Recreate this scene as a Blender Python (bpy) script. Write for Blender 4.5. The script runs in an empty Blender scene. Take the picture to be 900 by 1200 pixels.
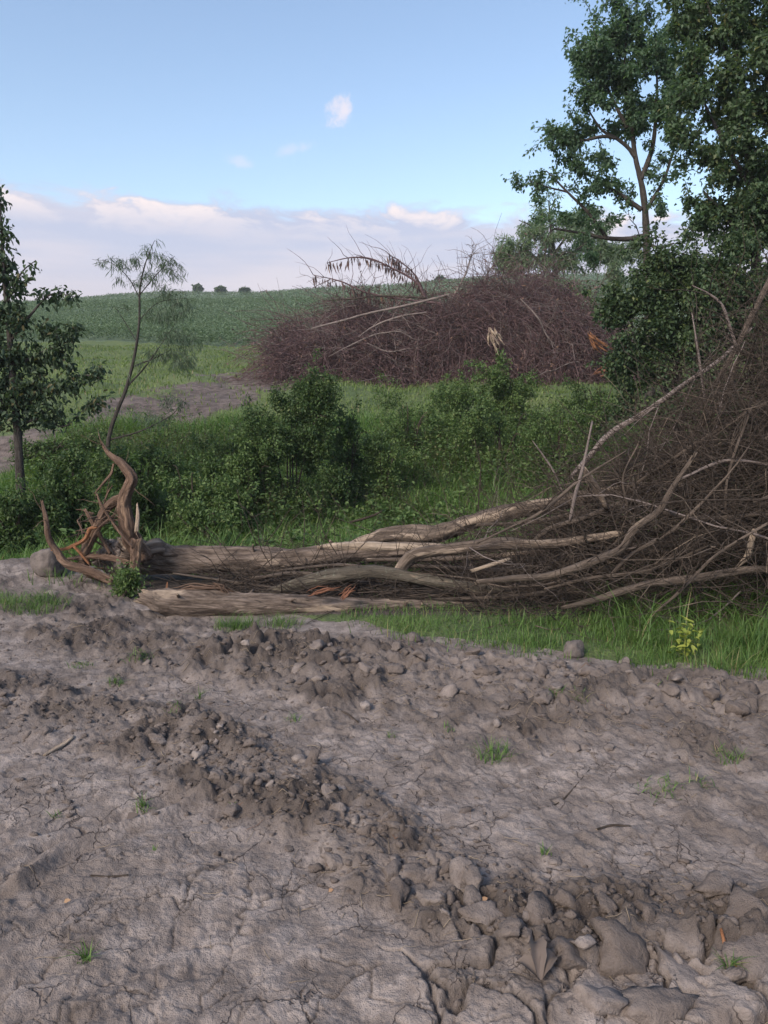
import bpy, bmesh, math, random
import numpy as np
from mathutils import Vector

random.seed(11)
rng = np.random.default_rng(11)
S = bpy.context.scene
COL = S.collection

# ------------------------------------------------------------------ camera, sky, sun, exposure
CAMH, PITCH, F = 1.6, math.radians(10.0), 903.0
cam_d = bpy.data.cameras.new('camera')
cam = bpy.data.objects.new('camera', cam_d)
COL.objects.link(cam)
cam.location = (0, 0, CAMH)
cam.rotation_euler = (math.pi / 2 - PITCH, 0, 0)
cam_d.sensor_fit = 'VERTICAL'
cam_d.sensor_height = 36.0
cam_d.lens = 18.0 / (600.0 / F)
cam_d.clip_start, cam_d.clip_end = 0.05, 4000
S.camera = cam
S.view_settings.view_transform = 'Standard'
S.view_settings.look = 'None'
S.view_settings.exposure = 1.25
S.view_settings.gamma = 1.0
S.cycles.use_denoising = True
S.cycles.max_bounces = 6
S.cycles.volume_bounces = 0
S.cycles.diffuse_bounces = 3
S.cycles.glossy_bounces = 2
S.cycles.transmission_bounces = 3

SUN_EL, SUN_AZ = math.radians(38), math.radians(218)   # azimuth clockwise from +Y
sun_d = bpy.data.lights.new('sun', 'SUN')
sun_d.energy = 1.5
sun_d.angle = math.radians(18)
sun_d.color = (1.0, 0.87, 0.74)
sun = bpy.data.objects.new('sun', sun_d)
COL.objects.link(sun)
sdir = Vector((math.sin(SUN_AZ) * math.cos(SUN_EL), math.cos(SUN_AZ) * math.cos(SUN_EL), math.sin(SUN_EL)))
sun.rotation_euler = sdir.to_track_quat('Z', 'Y').to_euler()
sun.location = (0, -20, 30)


class NT:
    """small node-tree writer"""
    def __init__(self, tree):
        self.t = tree
        self.n = tree.nodes
        self.l = tree.links

    def new(self, typ, **kw):
        nd = self.n.new(typ)
        for k, v in kw.items():
            setattr(nd, k, v)
        return nd

    def put(self, sock, v):
        if v is None:
            return
        if isinstance(v, bpy.types.NodeSocket):
            self.l.new(v, sock)
        elif isinstance(v, (tuple, list)) and len(v) == 3 and sock.type == 'RGBA':
            sock.default_value = (*v, 1)
        else:
            sock.default_value = v

    def math(self, op, a, b=None, c=None, clamp=False):
        nd = self.new('ShaderNodeMath', operation=op, use_clamp=clamp)
        for i, v in enumerate((a, b, c)):
            self.put(nd.inputs[i], v)
        return nd.outputs[0]

    def mapr(self, v, a, b, c=0.0, d=1.0, smooth=True):
        nd = self.new('ShaderNodeMapRange')
        nd.interpolation_type = 'SMOOTHSTEP' if smooth else 'LINEAR'
        for i, x in enumerate((v, a, b, c, d)):
            self.put(nd.inputs[i], x)
        return nd.outputs[0]

    def mix(self, f, a, b, mode='MIX'):
        nd = self.new('ShaderNodeMix', data_type='RGBA', blend_type=mode)
        self.put(nd.inputs[0], f)
        self.put(nd.inputs[6], a)
        self.put(nd.inputs[7], b)
        return nd.outputs[2]

    def noise(self, vec, scale, detail=4.0, rough=0.55, dist=0.0, color=False):
        nd = self.new('ShaderNodeTexNoise')
        self.put(nd.inputs['Vector'], vec)
        nd.inputs['Scale'].default_value = scale
        nd.inputs['Detail'].default_value = detail
        nd.inputs['Roughness'].default_value = rough
        nd.inputs['Distortion'].default_value = dist
        return nd.outputs[1 if color else 0]

    def vmul(self, vec, xyz):
        nd = self.new('ShaderNodeVectorMath', operation='MULTIPLY')
        self.put(nd.inputs[0], vec)
        nd.inputs[1].default_value = xyz
        return nd.outputs[0]


world = bpy.data.worlds.new('World')
S.world = world
world.use_nodes = True
w = NT(world.node_tree)
w.n.clear()
sky = w.new('ShaderNodeTexSky', sky_type='NISHITA')
sky.sun_disc = False
sky.sun_elevation = SUN_EL
sky.sun_rotation = SUN_AZ
sky.air_density = 1.0
sky.dust_density = 1.3
sky.ozone_density = 0.25
SKY_STR = 0.098
tc = w.new('ShaderNodeTexCoord')
gen = tc.outputs['Generated']
sep = w.new('ShaderNodeSeparateXYZ')
w.l.new(gen, sep.inputs[0])
dx, dy, dz = sep.outputs
elev = w.math('MULTIPLY', w.math('ARCSINE', dz), 180 / math.pi)
# evening cloud bank that lies along the whole horizon
flat = w.vmul(gen, (1.0, 1.0, 2.6))
n_big = w.noise(flat, 3.0, 5.0, 0.55)
n_puff = w.noise(flat, 13.0, 6.0, 0.6, 0.4)
top = w.math('ADD', w.math('ADD', 11.6, w.math('MULTIPLY', w.math('SUBTRACT', n_big, 0.5), 2.0)),
             w.math('MULTIPLY', w.math('SUBTRACT', n_puff, 0.5), 4.5))
top = w.math('SUBTRACT', top, w.math('MULTIPLY', dx, 1.6))
d_edge = w.math('SUBTRACT', top, elev)
bank = w.mapr(d_edge, -0.25, 0.9)
rim = w.math('MULTIPLY', w.mapr(d_edge, 0.1, 0.9), w.mapr(d_edge, 3.0, 0.7))
rim = w.math('MULTIPLY', rim, w.mapr(n_puff, 0.44, 0.62))
low = w.mapr(elev, 9.5, 3.0)
bank_c = w.mix(low, (0.255, 0.270, 0.345), (0.345, 0.300, 0.320))
streak = w.noise(w.vmul(gen, (2.0, 2.0, 16.0)), 2.2, 4.0, 0.5)
bank_c = w.mix(w.mapr(streak, 0.42, 0.7, 0.0, 0.45), bank_c, (0.40, 0.35, 0.36))
bank_c = w.mix(w.math('MULTIPLY', rim, 0.85), bank_c, (0.50, 0.425, 0.40))
# a few stray puffs above it
puff = None
for (az, el, ra, re, tilt, amt) in ((-3.1, 17.4, 0.95, 1.0, 0.35, 0.85), (-6.0, 15.2, 1.5, 0.42, 0.25, 0.32),
                                    (-10.2, 14.3, 1.2, 0.45, -0.1, 0.35), (38, 19, 4.0, 1.0, 0, 0.7), (-52, 22, 3.0, 1.2, 0.2, 0.7),
                                    (100, 20, 4.0, 1.2, 0, 0.7), (-120, 24, 5.0, 1.5, 0, 0.7), (170, 18, 4.0, 1.0, 0, 0.7)):
    az_n = w.math('MULTIPLY', w.math('ARCTAN2', dx, dy), 180 / math.pi)
    u = w.math('SUBTRACT', az_n, az)
    v = w.math('SUBTRACT', w.math('SUBTRACT', elev, el), w.math('MULTIPLY', u, tilt))
    q = w.math('ADD', w.math('POWER', w.math('ABSOLUTE', w.math('DIVIDE', u, ra)), 2.0),
               w.math('POWER', w.math('ABSOLUTE', w.math('DIVIDE', v, re)), 2.0))
    q = w.math('ADD', q, w.math('MULTIPLY', w.math('SUBTRACT', w.noise(gen, 46.0, 6.0, 0.68), 0.5), 4.6))
    m = w.math('MULTIPLY', w.mapr(q, 1.35, -0.3), amt)
    puff = m if puff is None else w.math('MAXIMUM', puff, m)
sky_c = w.mix(1.0, sky.outputs[0], (SKY_STR, SKY_STR, SKY_STR), 'MULTIPLY')
sky_c = w.mix(w.math('MULTIPLY', puff, 0.8), sky_c, (0.46, 0.395, 0.40))
sky_c = w.mix(w.math('MULTIPLY', bank, 0.93), sky_c, bank_c)
sky_bg = w.new('ShaderNodeBackground')
w.l.new(sky_c, sky_bg.inputs[0])
sky_bg.inputs[1].default_value = 1.0
wo = w.new('ShaderNodeOutputWorld')
w.l.new(sky_bg.outputs[0], wo.inputs[0])


# ------------------------------------------------------------------ small helpers
def sst(x, a, b):
    t = np.clip((x - a) / (b - a), 0, 1)
    return t * t * (3 - 2 * t)


def hsh(ix, iy, seed):
    h = (ix.astype(np.int64) * 374761393 + iy.astype(np.int64) * 668265263 + seed * 974634541) & 0xFFFFFFFF
    h = ((h ^ (h >> 13)) * 1274126177) & 0xFFFFFFFF
    h = ((h ^ (h >> 16)) * 2246822519) & 0xFFFFFFFF
    return ((h ^ (h >> 15)) & 0xFFFFFF) / float(0x1000000)


def vnoise(x, y, seed):
    ix, iy = np.floor(x), np.floor(y)
    fx, fy = x - ix, y - iy
    ux, uy = fx * fx * fx * (fx * (fx * 6 - 15) + 10), fy * fy * fy * (fy * (fy * 6 - 15) + 10)
    r = []
    for ox, oy in ((0, 0), (1, 0), (0, 1), (1, 1)):
        a = hsh(ix + ox, iy + oy, seed) * 2 * np.pi
        r.append(np.cos(a) * (fx - ox) + np.sin(a) * (fy - oy))
    return 1.5 * ((r[0] * (1 - ux) + r[1] * ux) * (1 - uy) + (r[2] * (1 - ux) + r[3] * ux) * uy)


def fbm(x, y, octs, seed, gain=0.5):
    s, a, f = 0.0, 1.0, 1.0
    for i in range(octs):
        s = s + a * vnoise(x * f + 17.3 * i, y * f - 9.1 * i, seed + i)
        a *= gain
        f *= 2.03
    return s


def worley(x, y, seed):
    ix, iy = np.floor(x), np.floor(y)
    f1 = np.full(x.shape, 9.0)
    f2 = np.full(x.shape, 9.0)
    cid = np.zeros(x.shape)
    for ox in (-1, 0, 1):
        for oy in (-1, 0, 1):
            cx, cy = ix + ox, iy + oy
            d = np.hypot(cx + 0.1 + 0.8 * hsh(cx, cy, seed) - x, cy + 0.1 + 0.8 * hsh(cx, cy, seed + 77) - y)
            near = d < f1
            f2 = np.where(near, f1, np.minimum(f2, d))
            cid = np.where(near, hsh(cx, cy, seed + 131), cid)
            f1 = np.where(near, d, f1)
    return f1, f2, cid


def ray(px, py):
    a, b = (px - 450.0) / F, (600.0 - py) / F
    c, s = math.cos(PITCH), math.sin(PITCH)
    return np.array([a, c + b * s, -s + b * c])


def P(px, py, d):
    """world point seen at photo pixel (px, py) that lies d metres ahead of the camera"""
    r = ray(px, py)
    return np.array([0, 0, CAMH]) + r * (d / r[1])


def flatpt(px, py):
    r = ray(px, py)
    k = -CAMH / r[2]
    return r[0] * k, r[1] * k


PROF_Y = [-400, -20, 0, 5.4, 6.4, 7.4, 8.8, 10.4, 12, 16, 22, 30, 38, 60, 100, 150, 178, 260, 700]
PROF_Z = [0, 0, 0, 0, -0.05, -0.35, -0.5, -0.12, 0.3, 0.95, 1.6, 2.3, 3.0, 5.5, 11.0, 18.4, 20.4, 17, 6]
_u = np.linspace(math.log(3.0), math.log(720.0), 3000)
_z = np.interp(np.exp(_u) - 3.0 + 0.0, PROF_Y, PROF_Z)
_k = np.exp(-0.5 * (np.arange(-90, 91) / 30.0) ** 2)
_k /= _k.sum()
_z = np.convolve(np.pad(_z, 90, mode='edge'), _k, mode='valid')

EDGE = np.array([flatpt(*q) for q in ((-260, 655), (0, 660), (90, 668), (160, 705), (230, 724), (330, 733), (430, 745), (520, 760), (640, 776), (760, 792), (900, 803), (1100, 812))])


def base_h(x, y):
    u = np.log(np.maximum(y, 0.0) + 3.0)
    z = np.interp(u, _u, _z)
    z = z + 0.035 * x * sst(y, 60, 150) - 0.00018 * np.minimum(x, 0) ** 2 * sst(y, 60, 150)
    z = z + 0.16 * fbm(x * 0.35, y * 0.35, 3, 5) * sst(y, 6.0, 9.5) * (1 - sst(y, 38, 60))
    z = z + 1.2 * fbm(x * 0.02, y * 0.02, 2, 9) * sst(y, 60, 120)
    z = z + 0.05 * fbm(x * 1.3, y * 1.3, 3, 15) * sst(y, 11, 14) * (1 - sst(y, 26, 34))
    # low earth bank by the root plate
    z = z + 0.16 * np.exp(-(((x + 3.0) / 0.9) ** 2 + ((y - 6.2) / 0.7) ** 2))
    return z


def edge_y(x):
    return np.interp(x, EDGE[:, 0], EDGE[:, 1])


def poly_w(x, y, pts):
    """distance to a polyline, and how far along it"""
    best = np.full(x.shape, 99.0)
    for (ax, ay), (bx, by) in zip(pts[:-1], pts[1:]):
        vx, vy = bx - ax, by - ay
        t = np.clip(((x - ax) * vx + (y - ay) * vy) / (vx * vx + vy * vy), 0, 1)
        best = np.minimum(best, np.hypot(x - ax - t * vx, y - ay - t * vy))
    return best


def fl(*pp):
    return [flatpt(*p) for p in pp]


RIDGE_A = fl((225, 865), (300, 915), (390, 955), (470, 1015), (540, 1050), (640, 1075), (760, 1075), (910, 1090))
RIDGE_B = fl((-60, 800), (60, 835), (150, 850), (240, 885), (320, 915))
RIDGE_C = fl((60, 735), (200, 768), (330, 795), (440, 822), (560, 835), (700, 850), (820, 868), (960, 890))
RIDGE_D = fl((300, 772), (420, 778), (540, 790), (660, 803), (780, 808), (920, 830), (1040, 840))
SLABS = fl((560, 1160), (680, 1120), (790, 1130), (880, 1160), (960, 1120))
RIDGE_E = fl((-80, 698), (40, 712), (150, 735), (260, 758), (340, 775))


def ridge_masks(x, y):
    wx = x + 0.06 * fbm(x * 5, y * 5, 2, 21)
    wy = y + 0.06 * fbm(x * 5, y * 5, 2, 22)
    a = 1 - sst(poly_w(wx, wy, RIDGE_A), 0.08, 0.26)
    b = 1 - sst(poly_w(wx, wy, RIDGE_B), 0.10, 0.34)
    c = 1 - sst(poly_w(wx, wy, RIDGE_C), 0.06, 0.30)
    d = 1 - sst(poly_w(wx, wy, RIDGE_D), 0.16, 0.46)
    e = 1 - sst(poly_w(wx, wy, SLABS), 0.10, 0.34)
    f = 1 - sst(poly_w(wx, wy, RIDGE_E), 0.15, 0.5)
    return a, b, c, d, e, f


def detail(x, y):
    """relief of the churned track: ridges thrown up by tyres, clods, drying cracks"""
    a, b, c, d, e, f = ridge_masks(x, y)
    tw = sst(edge_y(x) + 0.25 - y, 0.0, 0.4)
    wx = x + 0.035 * fbm(x * 9, y * 9, 2, 31)
    wy = y + 0.035 * fbm(x * 9, y * 9, 2, 32)
    f1, f2, ci = worley(wx * 8.5, wy * 8.5, 3)
    big = np.sqrt(np.clip(1 - (f1 / 0.72) ** 2, 0, 1)) * (0.35 + 0.65 * ci)
    g1, g2, gi = worley(wx * 19, wy * 19, 4)
    small = np.sqrt(np.clip(1 - (g1 / 0.7) ** 2, 0, 1)) * (0.3 + 0.7 * gi)
    sx, sy = x + 0.13 * fbm(x * 4, y * 4, 4, 33), y + 0.13 * fbm(x * 4, y * 4, 4, 34)
    s1, s2, si = worley(sx * 3.6 + 0.4, sy * 3.6, 6)
    gap = s2 - s1
    slab = sst(gap, 0.0, 0.16) * (0.45 + 0.6 * si)
    crumb = np.clip(a * 1.0 + b * 0.85 + c * 0.8 + f * 0.7, 0, 1)
    patch = sst(fbm(x * 1.7, y * 1.7, 3, 41), 0.1, 0.55)
    patch = patch * (1 - 0.85 * (1 - sst(y, 2.3, 3.0)) * (1 - sst(x, 0.1, 0.5)))
    crumb = np.clip(crumb * (0.30 + 0.8 * sst(fbm(x * 3.2, y * 3.2, 3, 43), -0.35, 0.35)) + 0.5 * patch, 0, 1)
    z = 0.012 * a + 0.006 * b + 0.008 * c + 0.014 * d + 0.012 * e + 0.005 * f
    z = z + crumb * (0.034 * big + 0.024 * small + 0.028 * fbm(x * 12, y * 12, 4, 44, 0.6))
    z = z + d * (0.048 * big + 0.02 * small + 0.03 * fbm(x * 6, y * 6, 4, 46, 0.6))
    z = z + e * (0.030 * slab + 0.014 * fbm(x * 7, y * 7, 3, 48))
    z = z + 0.016 * fbm(x * 2.2, y * 2.2, 3, 51) + 0.007 * fbm(x * 9, y * 9, 3, 52)
    z = z + 0.0045 * fbm(x * 28, y * 28, 3, 53, 0.6) * (0.5 + 0.5 * sst(fbm(x * 3, y * 3, 2, 54), -0.3, 0.4))
    z = z + 0.0022 * fbm(x * 62, y * 62, 2, 55, 0.6) + 0.010 * np.clip(fbm(x * 16, y * 16, 3, 56), 0, 1) * sst(fbm(x * 2.6, y * 2.6, 3, 57), -0.15, 0.35)
    # shallow tread marks on the left
    tl = sst(-x, 0.0, 0.5) * (1 - sst(y, 3.4, 4.6)) * sst(fbm(x * 1.5, y * 1.5, 2, 61), -0.35, 0.25)
    ph = (x * 0.62 - y * 0.95 + 0.12 * x * y + 0.05 * fbm(x * 4, y * 4, 2, 62)) * 2 * np.pi / 0.145
    z = z + tl * 0.007 * np.sin(ph)
    rut = poly_w(x, y, fl((20, 1035), (70, 995), (130, 970), (185, 955), (240, 930)))
    z = z + 0.022 * np.exp(-(rut / 0.022) ** 2) - 0.014 * np.exp(-((rut - 0.06) / 0.03) ** 2)
    # drying cracks
    cx = x + 0.05 * fbm(x * 6, y * 6, 3, 71)
    cy = y + 0.05 * fbm(x * 6, y * 6, 3, 72)
    k1, k2, _ = worley(cx * 5.2, cy * 5.2, 8)
    m1, m2, _ = worley(cx * 11 + 3, cy * 11, 12)
    on1 = sst(fbm(x * 2.6, y * 2.6, 2, 73), -0.25, 0.15)
    on2 = sst(fbm(x * 2.1 + 9, y * 2.1, 2, 74), 0.1, 0.45)
    crack = np.maximum((1 - sst(k2 - k1, 0.01, 0.045)) * on1, 0.7 * (1 - sst(m2 - m1, 0.015, 0.07)) * on2)
    crack = crack * (1 - crumb) * (1 - 0.9 * d)
    slabgap = e * (1 - sst(gap, 0.02, 0.12))
    z = z - 0.007 * crack - 0.012 * slabgap
    return z * tw, crumb * tw, np.clip(crack + 0.6 * slabgap, 0, 1) * tw, d * tw, tw


def height(x, y):
    x = np.asarray(x, float)
    y = np.asarray(y, float)
    z = base_h(x, y)
    near = (y > 0.3) & (y < 8.5) & (np.abs(x) < 7)
    if near.any():
        dz_, *_ = detail(np.where(near, x, 0.0), np.where(near, y, 2.0))
        z = z + np.where(near, dz_, 0.0)
    return z


def hgt(x, y):
    return float(height(np.array([x]), np.array([y]))[0])


def G(px, py):
    """where the sight line of a photo pixel meets the ground"""
    r = ray(px, py)
    k = np.geomspace(1.2, 600, 4000)
    x, y, z = r[0] * k, r[1] * k, CAMH + r[2] * k
    hit = np.nonzero(z < base_h(x, y))[0]
    i = hit[0] if len(hit) else -1
    return x[i], y[i]


def tag(o, label=None, cat=None, group=None, kind=None):
    for k, v in (('label', label), ('category', cat), ('group', group), ('kind', kind)):
        if v:
            o[k] = v
    return o


def empty(name, loc):
    o = bpy.data.objects.new(name, None)
    o.location = [float(v) for v in loc]
    o.empty_display_size = 0.2
    COL.objects.link(o)
    return o


def link(name, me, parent=None):
    o = bpy.data.objects.new(name, me)
    COL.objects.link(o)
    if parent is not None:
        o.parent = parent
        o.location = -parent.location if parent.type == 'EMPTY' else (0, 0, 0)
    return o


def mesh(name, V, faces, mats, smooth=True, attrs=None, midx=None):
    """faces: list of integer arrays, each (n,3) or (n,4)"""
    me = bpy.data.meshes.new(name)
    V = np.asarray(V, np.float32)
    faces = [np.asarray(f, np.int32) for f in faces if len(f)]
    nl = sum(f.size for f in faces)
    nf = sum(len(f) for f in faces)
    me.vertices.add(len(V))
    me.vertices.foreach_set('co', V.ravel())
    me.loops.add(nl)
    me.loops.foreach_set('vertex_index', np.concatenate([f.ravel() for f in faces]))
    me.polygons.add(nf)
    cnt = np.concatenate([np.full(len(f), f.shape[1], np.int32) for f in faces])
    me.polygons.foreach_set('loop_start', np.concatenate([[0], np.cumsum(cnt)[:-1]]).astype(np.int32))
    if smooth:
        me.polygons.foreach_set('use_smooth', np.ones(nf, bool))
    if midx is not None:
        me.polygons.foreach_set('material_index', np.asarray(midx, np.int32))
    for k, a in (attrs or {}).items():
        a = np.asarray(a, np.float32)
        at = me.attributes.new(k, 'FLOAT' if a.ndim == 1 else 'FLOAT_VECTOR', 'POINT')
        at.data.foreach_set('value' if a.ndim == 1 else 'vector', a.ravel())
    for m in (mats if isinstance(mats, (list, tuple)) else [mats]):
        me.materials.append(m)
    me.update(calc_edges=True)
    me.validate()
    return me


def spline(pts, n):
    """Catmull-Rom through pts (rows may carry radius etc.), n samples"""
    p = np.asarray(pts, float)
    if len(p) == 2:
        t = np.linspace(0, 1, n)[:, None]
        return p[0] * (1 - t) + p[1] * t
    q = np.vstack([2 * p[0] - p[1], p, 2 * p[-1] - p[-2]])
    seg = np.linalg.norm(np.diff(p[:, :3], axis=0), axis=1)
    cum = np.concatenate([[0], np.cumsum(seg)])
    s = np.linspace(0, cum[-1], n)
    i = np.clip(np.searchsorted(cum, s, 'right') - 1, 0, len(p) - 2)
    t = ((s - cum[i]) / np.maximum(seg[i], 1e-9))[:, None]
    a, b, c, d = q[i], q[i + 1], q[i + 2], q[i + 3]
    return 0.5 * (2 * b + (c - a) * t + (2 * a - 5 * b + 4 * c - d) * t ** 2 + (3 * b - a - 3 * c + d) * t ** 3)


def tubes(paths, radii, sides=4, cap=True):
    """(N,K,3) polylines and (N,K) radii -> vertices, faces, bark coordinates"""
    paths = np.asarray(paths, float)
    radii = np.asarray(radii, float)
    N, K, _ = paths.shape
    t = np.gradient(paths, axis=1)
    t /= np.maximum(np.linalg.norm(t, axis=2, keepdims=True), 1e-9)
    ref = np.where(np.abs(t.mean(1))[:, 2:3] > 0.8, np.array([[1.0, 0, 0]]), np.array([[0, 0, 1.0]]))[:, None, :]
    u = np.cross(t, ref)
    u /= np.maximum(np.linalg.norm(u, axis=2, keepdims=True), 1e-9)
    v = np.cross(t, u)
    a = np.linspace(0, 2 * np.pi, sides, endpoint=False)
    ca, sa = np.cos(a)[None, None, :, None], np.sin(a)[None, None, :, None]
    ring = paths[:, :, None, :] + radii[:, :, None, None] * (ca * u[:, :, None, :] + sa * v[:, :, None, :])
    V = ring.reshape(-1, 3)
    L = np.concatenate([np.zeros((N, 1)), np.cumsum(np.linalg.norm(np.diff(paths, axis=1), axis=2), axis=1)], axis=1)
    bk = np.stack([np.broadcast_to(radii[:, :, None] * np.cos(a), (N, K, sides)), np.broadcast_to(radii[:, :, None] * np.sin(a), (N, K, sides)),
                   np.broadcast_to(L[:, :, None] + np.arange(N)[:, None, None] * 1.37, (N, K, sides))], axis=3).reshape(-1, 3)
    n, k, s = np.meshgrid(np.arange(N), np.arange(K - 1), np.arange(sides), indexing='ij')
    b0 = (n * K + k) * sides
    s1 = (s + 1) % sides
    Q = np.stack([b0 + s, b0 + s1, b0 + sides + s1, b0 + sides + s], axis=3).reshape(-1, 4)
    faces = [Q]
    if cap and sides == 4:
        base = np.arange(N)[:, None] * K * sides
        faces.append(base + np.array([[3, 2, 1, 0]]))
        faces.append(base + (K - 1) * sides + np.array([[0, 1, 2, 3]]))
    return V, faces, bk


def wander(start, direction, length, K, bend, droop=0.0, seed=None):
    """(N,K,3) crooked polylines"""
    N = len(start)
    step = (np.asarray(length) / (K - 1))[:, None]
    d = direction / np.maximum(np.linalg.norm(direction, axis=1, keepdims=True), 1e-9)
    out = [np.asarray(start, float)]
    for i in range(K - 1):
        d = d + rng.normal(0, bend, (N, 3)) + np.array([0, 0, -droop])
        d /= np.maximum(np.linalg.norm(d, axis=1, keepdims=True), 1e-9)
        out.append(out[-1] + d * step)
    return np.stack(out, axis=1)


def leaf_geo(pos, axis, nrm, length, width, fine=False, fold=0.25):
    """folded leaves; returns vertices and faces"""
    N = len(pos)
    axis = axis / np.maximum(np.linalg.norm(axis, axis=1, keepdims=True), 1e-9)
    side = np.cross(axis, nrm)
    side /= np.maximum(np.linalg.norm(side, axis=1, keepdims=True), 1e-9)
    up = np.cross(side, axis)
    L = np.asarray(length).reshape(-1, 1) * np.ones((N, 1))
    W = np.asarray(width).reshape(-1, 1) * np.ones((N, 1))
    i = np.arange(N)[:, None]
    if fine:
        V = np.stack([pos, pos + axis * L * 0.3 + side * W * 0.5 + up * W * fold, pos + axis * L * 0.68 + side * W * 0.36 + up * W * fold * 0.7,
                      pos + axis * L - up * L * 0.1, pos + axis * L * 0.68 - side * W * 0.36 + up * W * fold * 0.7,
                      pos + axis * L * 0.3 - side * W * 0.5 + up * W * fold], axis=1).reshape(-1, 3)
        return V, [np.vstack([i * 6 + np.array([[0, 1, 2, 3]]), i * 6 + np.array([[0, 3, 4, 5]])])]
    V = np.stack([pos, pos + axis * L * 0.42 + side * W * 0.5 + up * W * fold, pos + axis * L, pos + axis * L * 0.42 - side * W * 0.5 + up * W * fold], axis=1).reshape(-1, 3)
    return V, [np.vstack([i * 4 + np.array([[0, 1, 2]]), i * 4 + np.array([[0, 2, 3]])])]


def blade_geo(root, h, w_, lean, azim, seg=3):
    """grass blades that bend over; returns vertices and faces"""
    N = len(root)
    t = np.linspace(0, 1, seg + 1)
    dirx, diry = np.cos(azim), np.sin(azim)
    px, py = -diry, dirx
    V = []
    for j, tt in enumerate(t):
        off = lean * h * tt ** 1.8
        zz = h * tt * (1 - 0.35 * np.clip(lean, 0, 1.3) * tt)
        c = np.stack([root[:, 0] + dirx * off, root[:, 1] + diry * off, root[:, 2] + zz], axis=1)
        if j < seg:
            ww = (w_ * 0.5 * (1 - 0.75 * tt ** 1.5))[:, None]
            s = np.stack([px, py, np.zeros(N)], axis=1) * ww
            V += [c - s, c + s]
        else:
            V += [c]
    m = 2 * seg + 1
    V = np.stack(V, axis=1).reshape(-1, 3)
    i = np.arange(N)[:, None] * m
    q = np.vstack([i + np.array([[2 * j, 2 * j + 1, 2 * j + 3, 2 * j + 2]]) for j in range(seg - 1)]) if seg > 1 else np.zeros((0, 4), int)
    tr = i + np.array([[2 * seg - 2, 2 * seg - 1, 2 * seg]])
    return V, [q, tr]


def join_geo(parts):
    V, Fs, off = [], [], 0
    for v, fs in parts:
        V.append(v)
        Fs += [np.asarray(f) + off for f in fs]
        off += len(v)
    return np.vstack(V), Fs


def unit(n):
    v = rng.normal(0, 1, (n, 3))
    return v / np.linalg.norm(v, axis=1, keepdims=True)


# ------------------------------------------------------------------ materials
def new_mat(name):
    m = bpy.data.materials.new(name)
    m.use_nodes = True
    t = NT(m.node_tree)
    b = t.n['Principled BSDF']
    return m, t, b


def bump(t, b, h, strength, dist):
    n = t.new('ShaderNodeBump')
    n.inputs['Strength'].default_value = strength
    n.inputs['Distance'].default_value = dist
    t.put(n.inputs['Height'], h)
    t.l.new(n.outputs[0], b.inputs['Normal'])


def attr(t, name, vec=False):
    n = t.new('ShaderNodeAttribute', attribute_name=name)
    return n.outputs['Vector' if vec else 'Fac']


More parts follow.
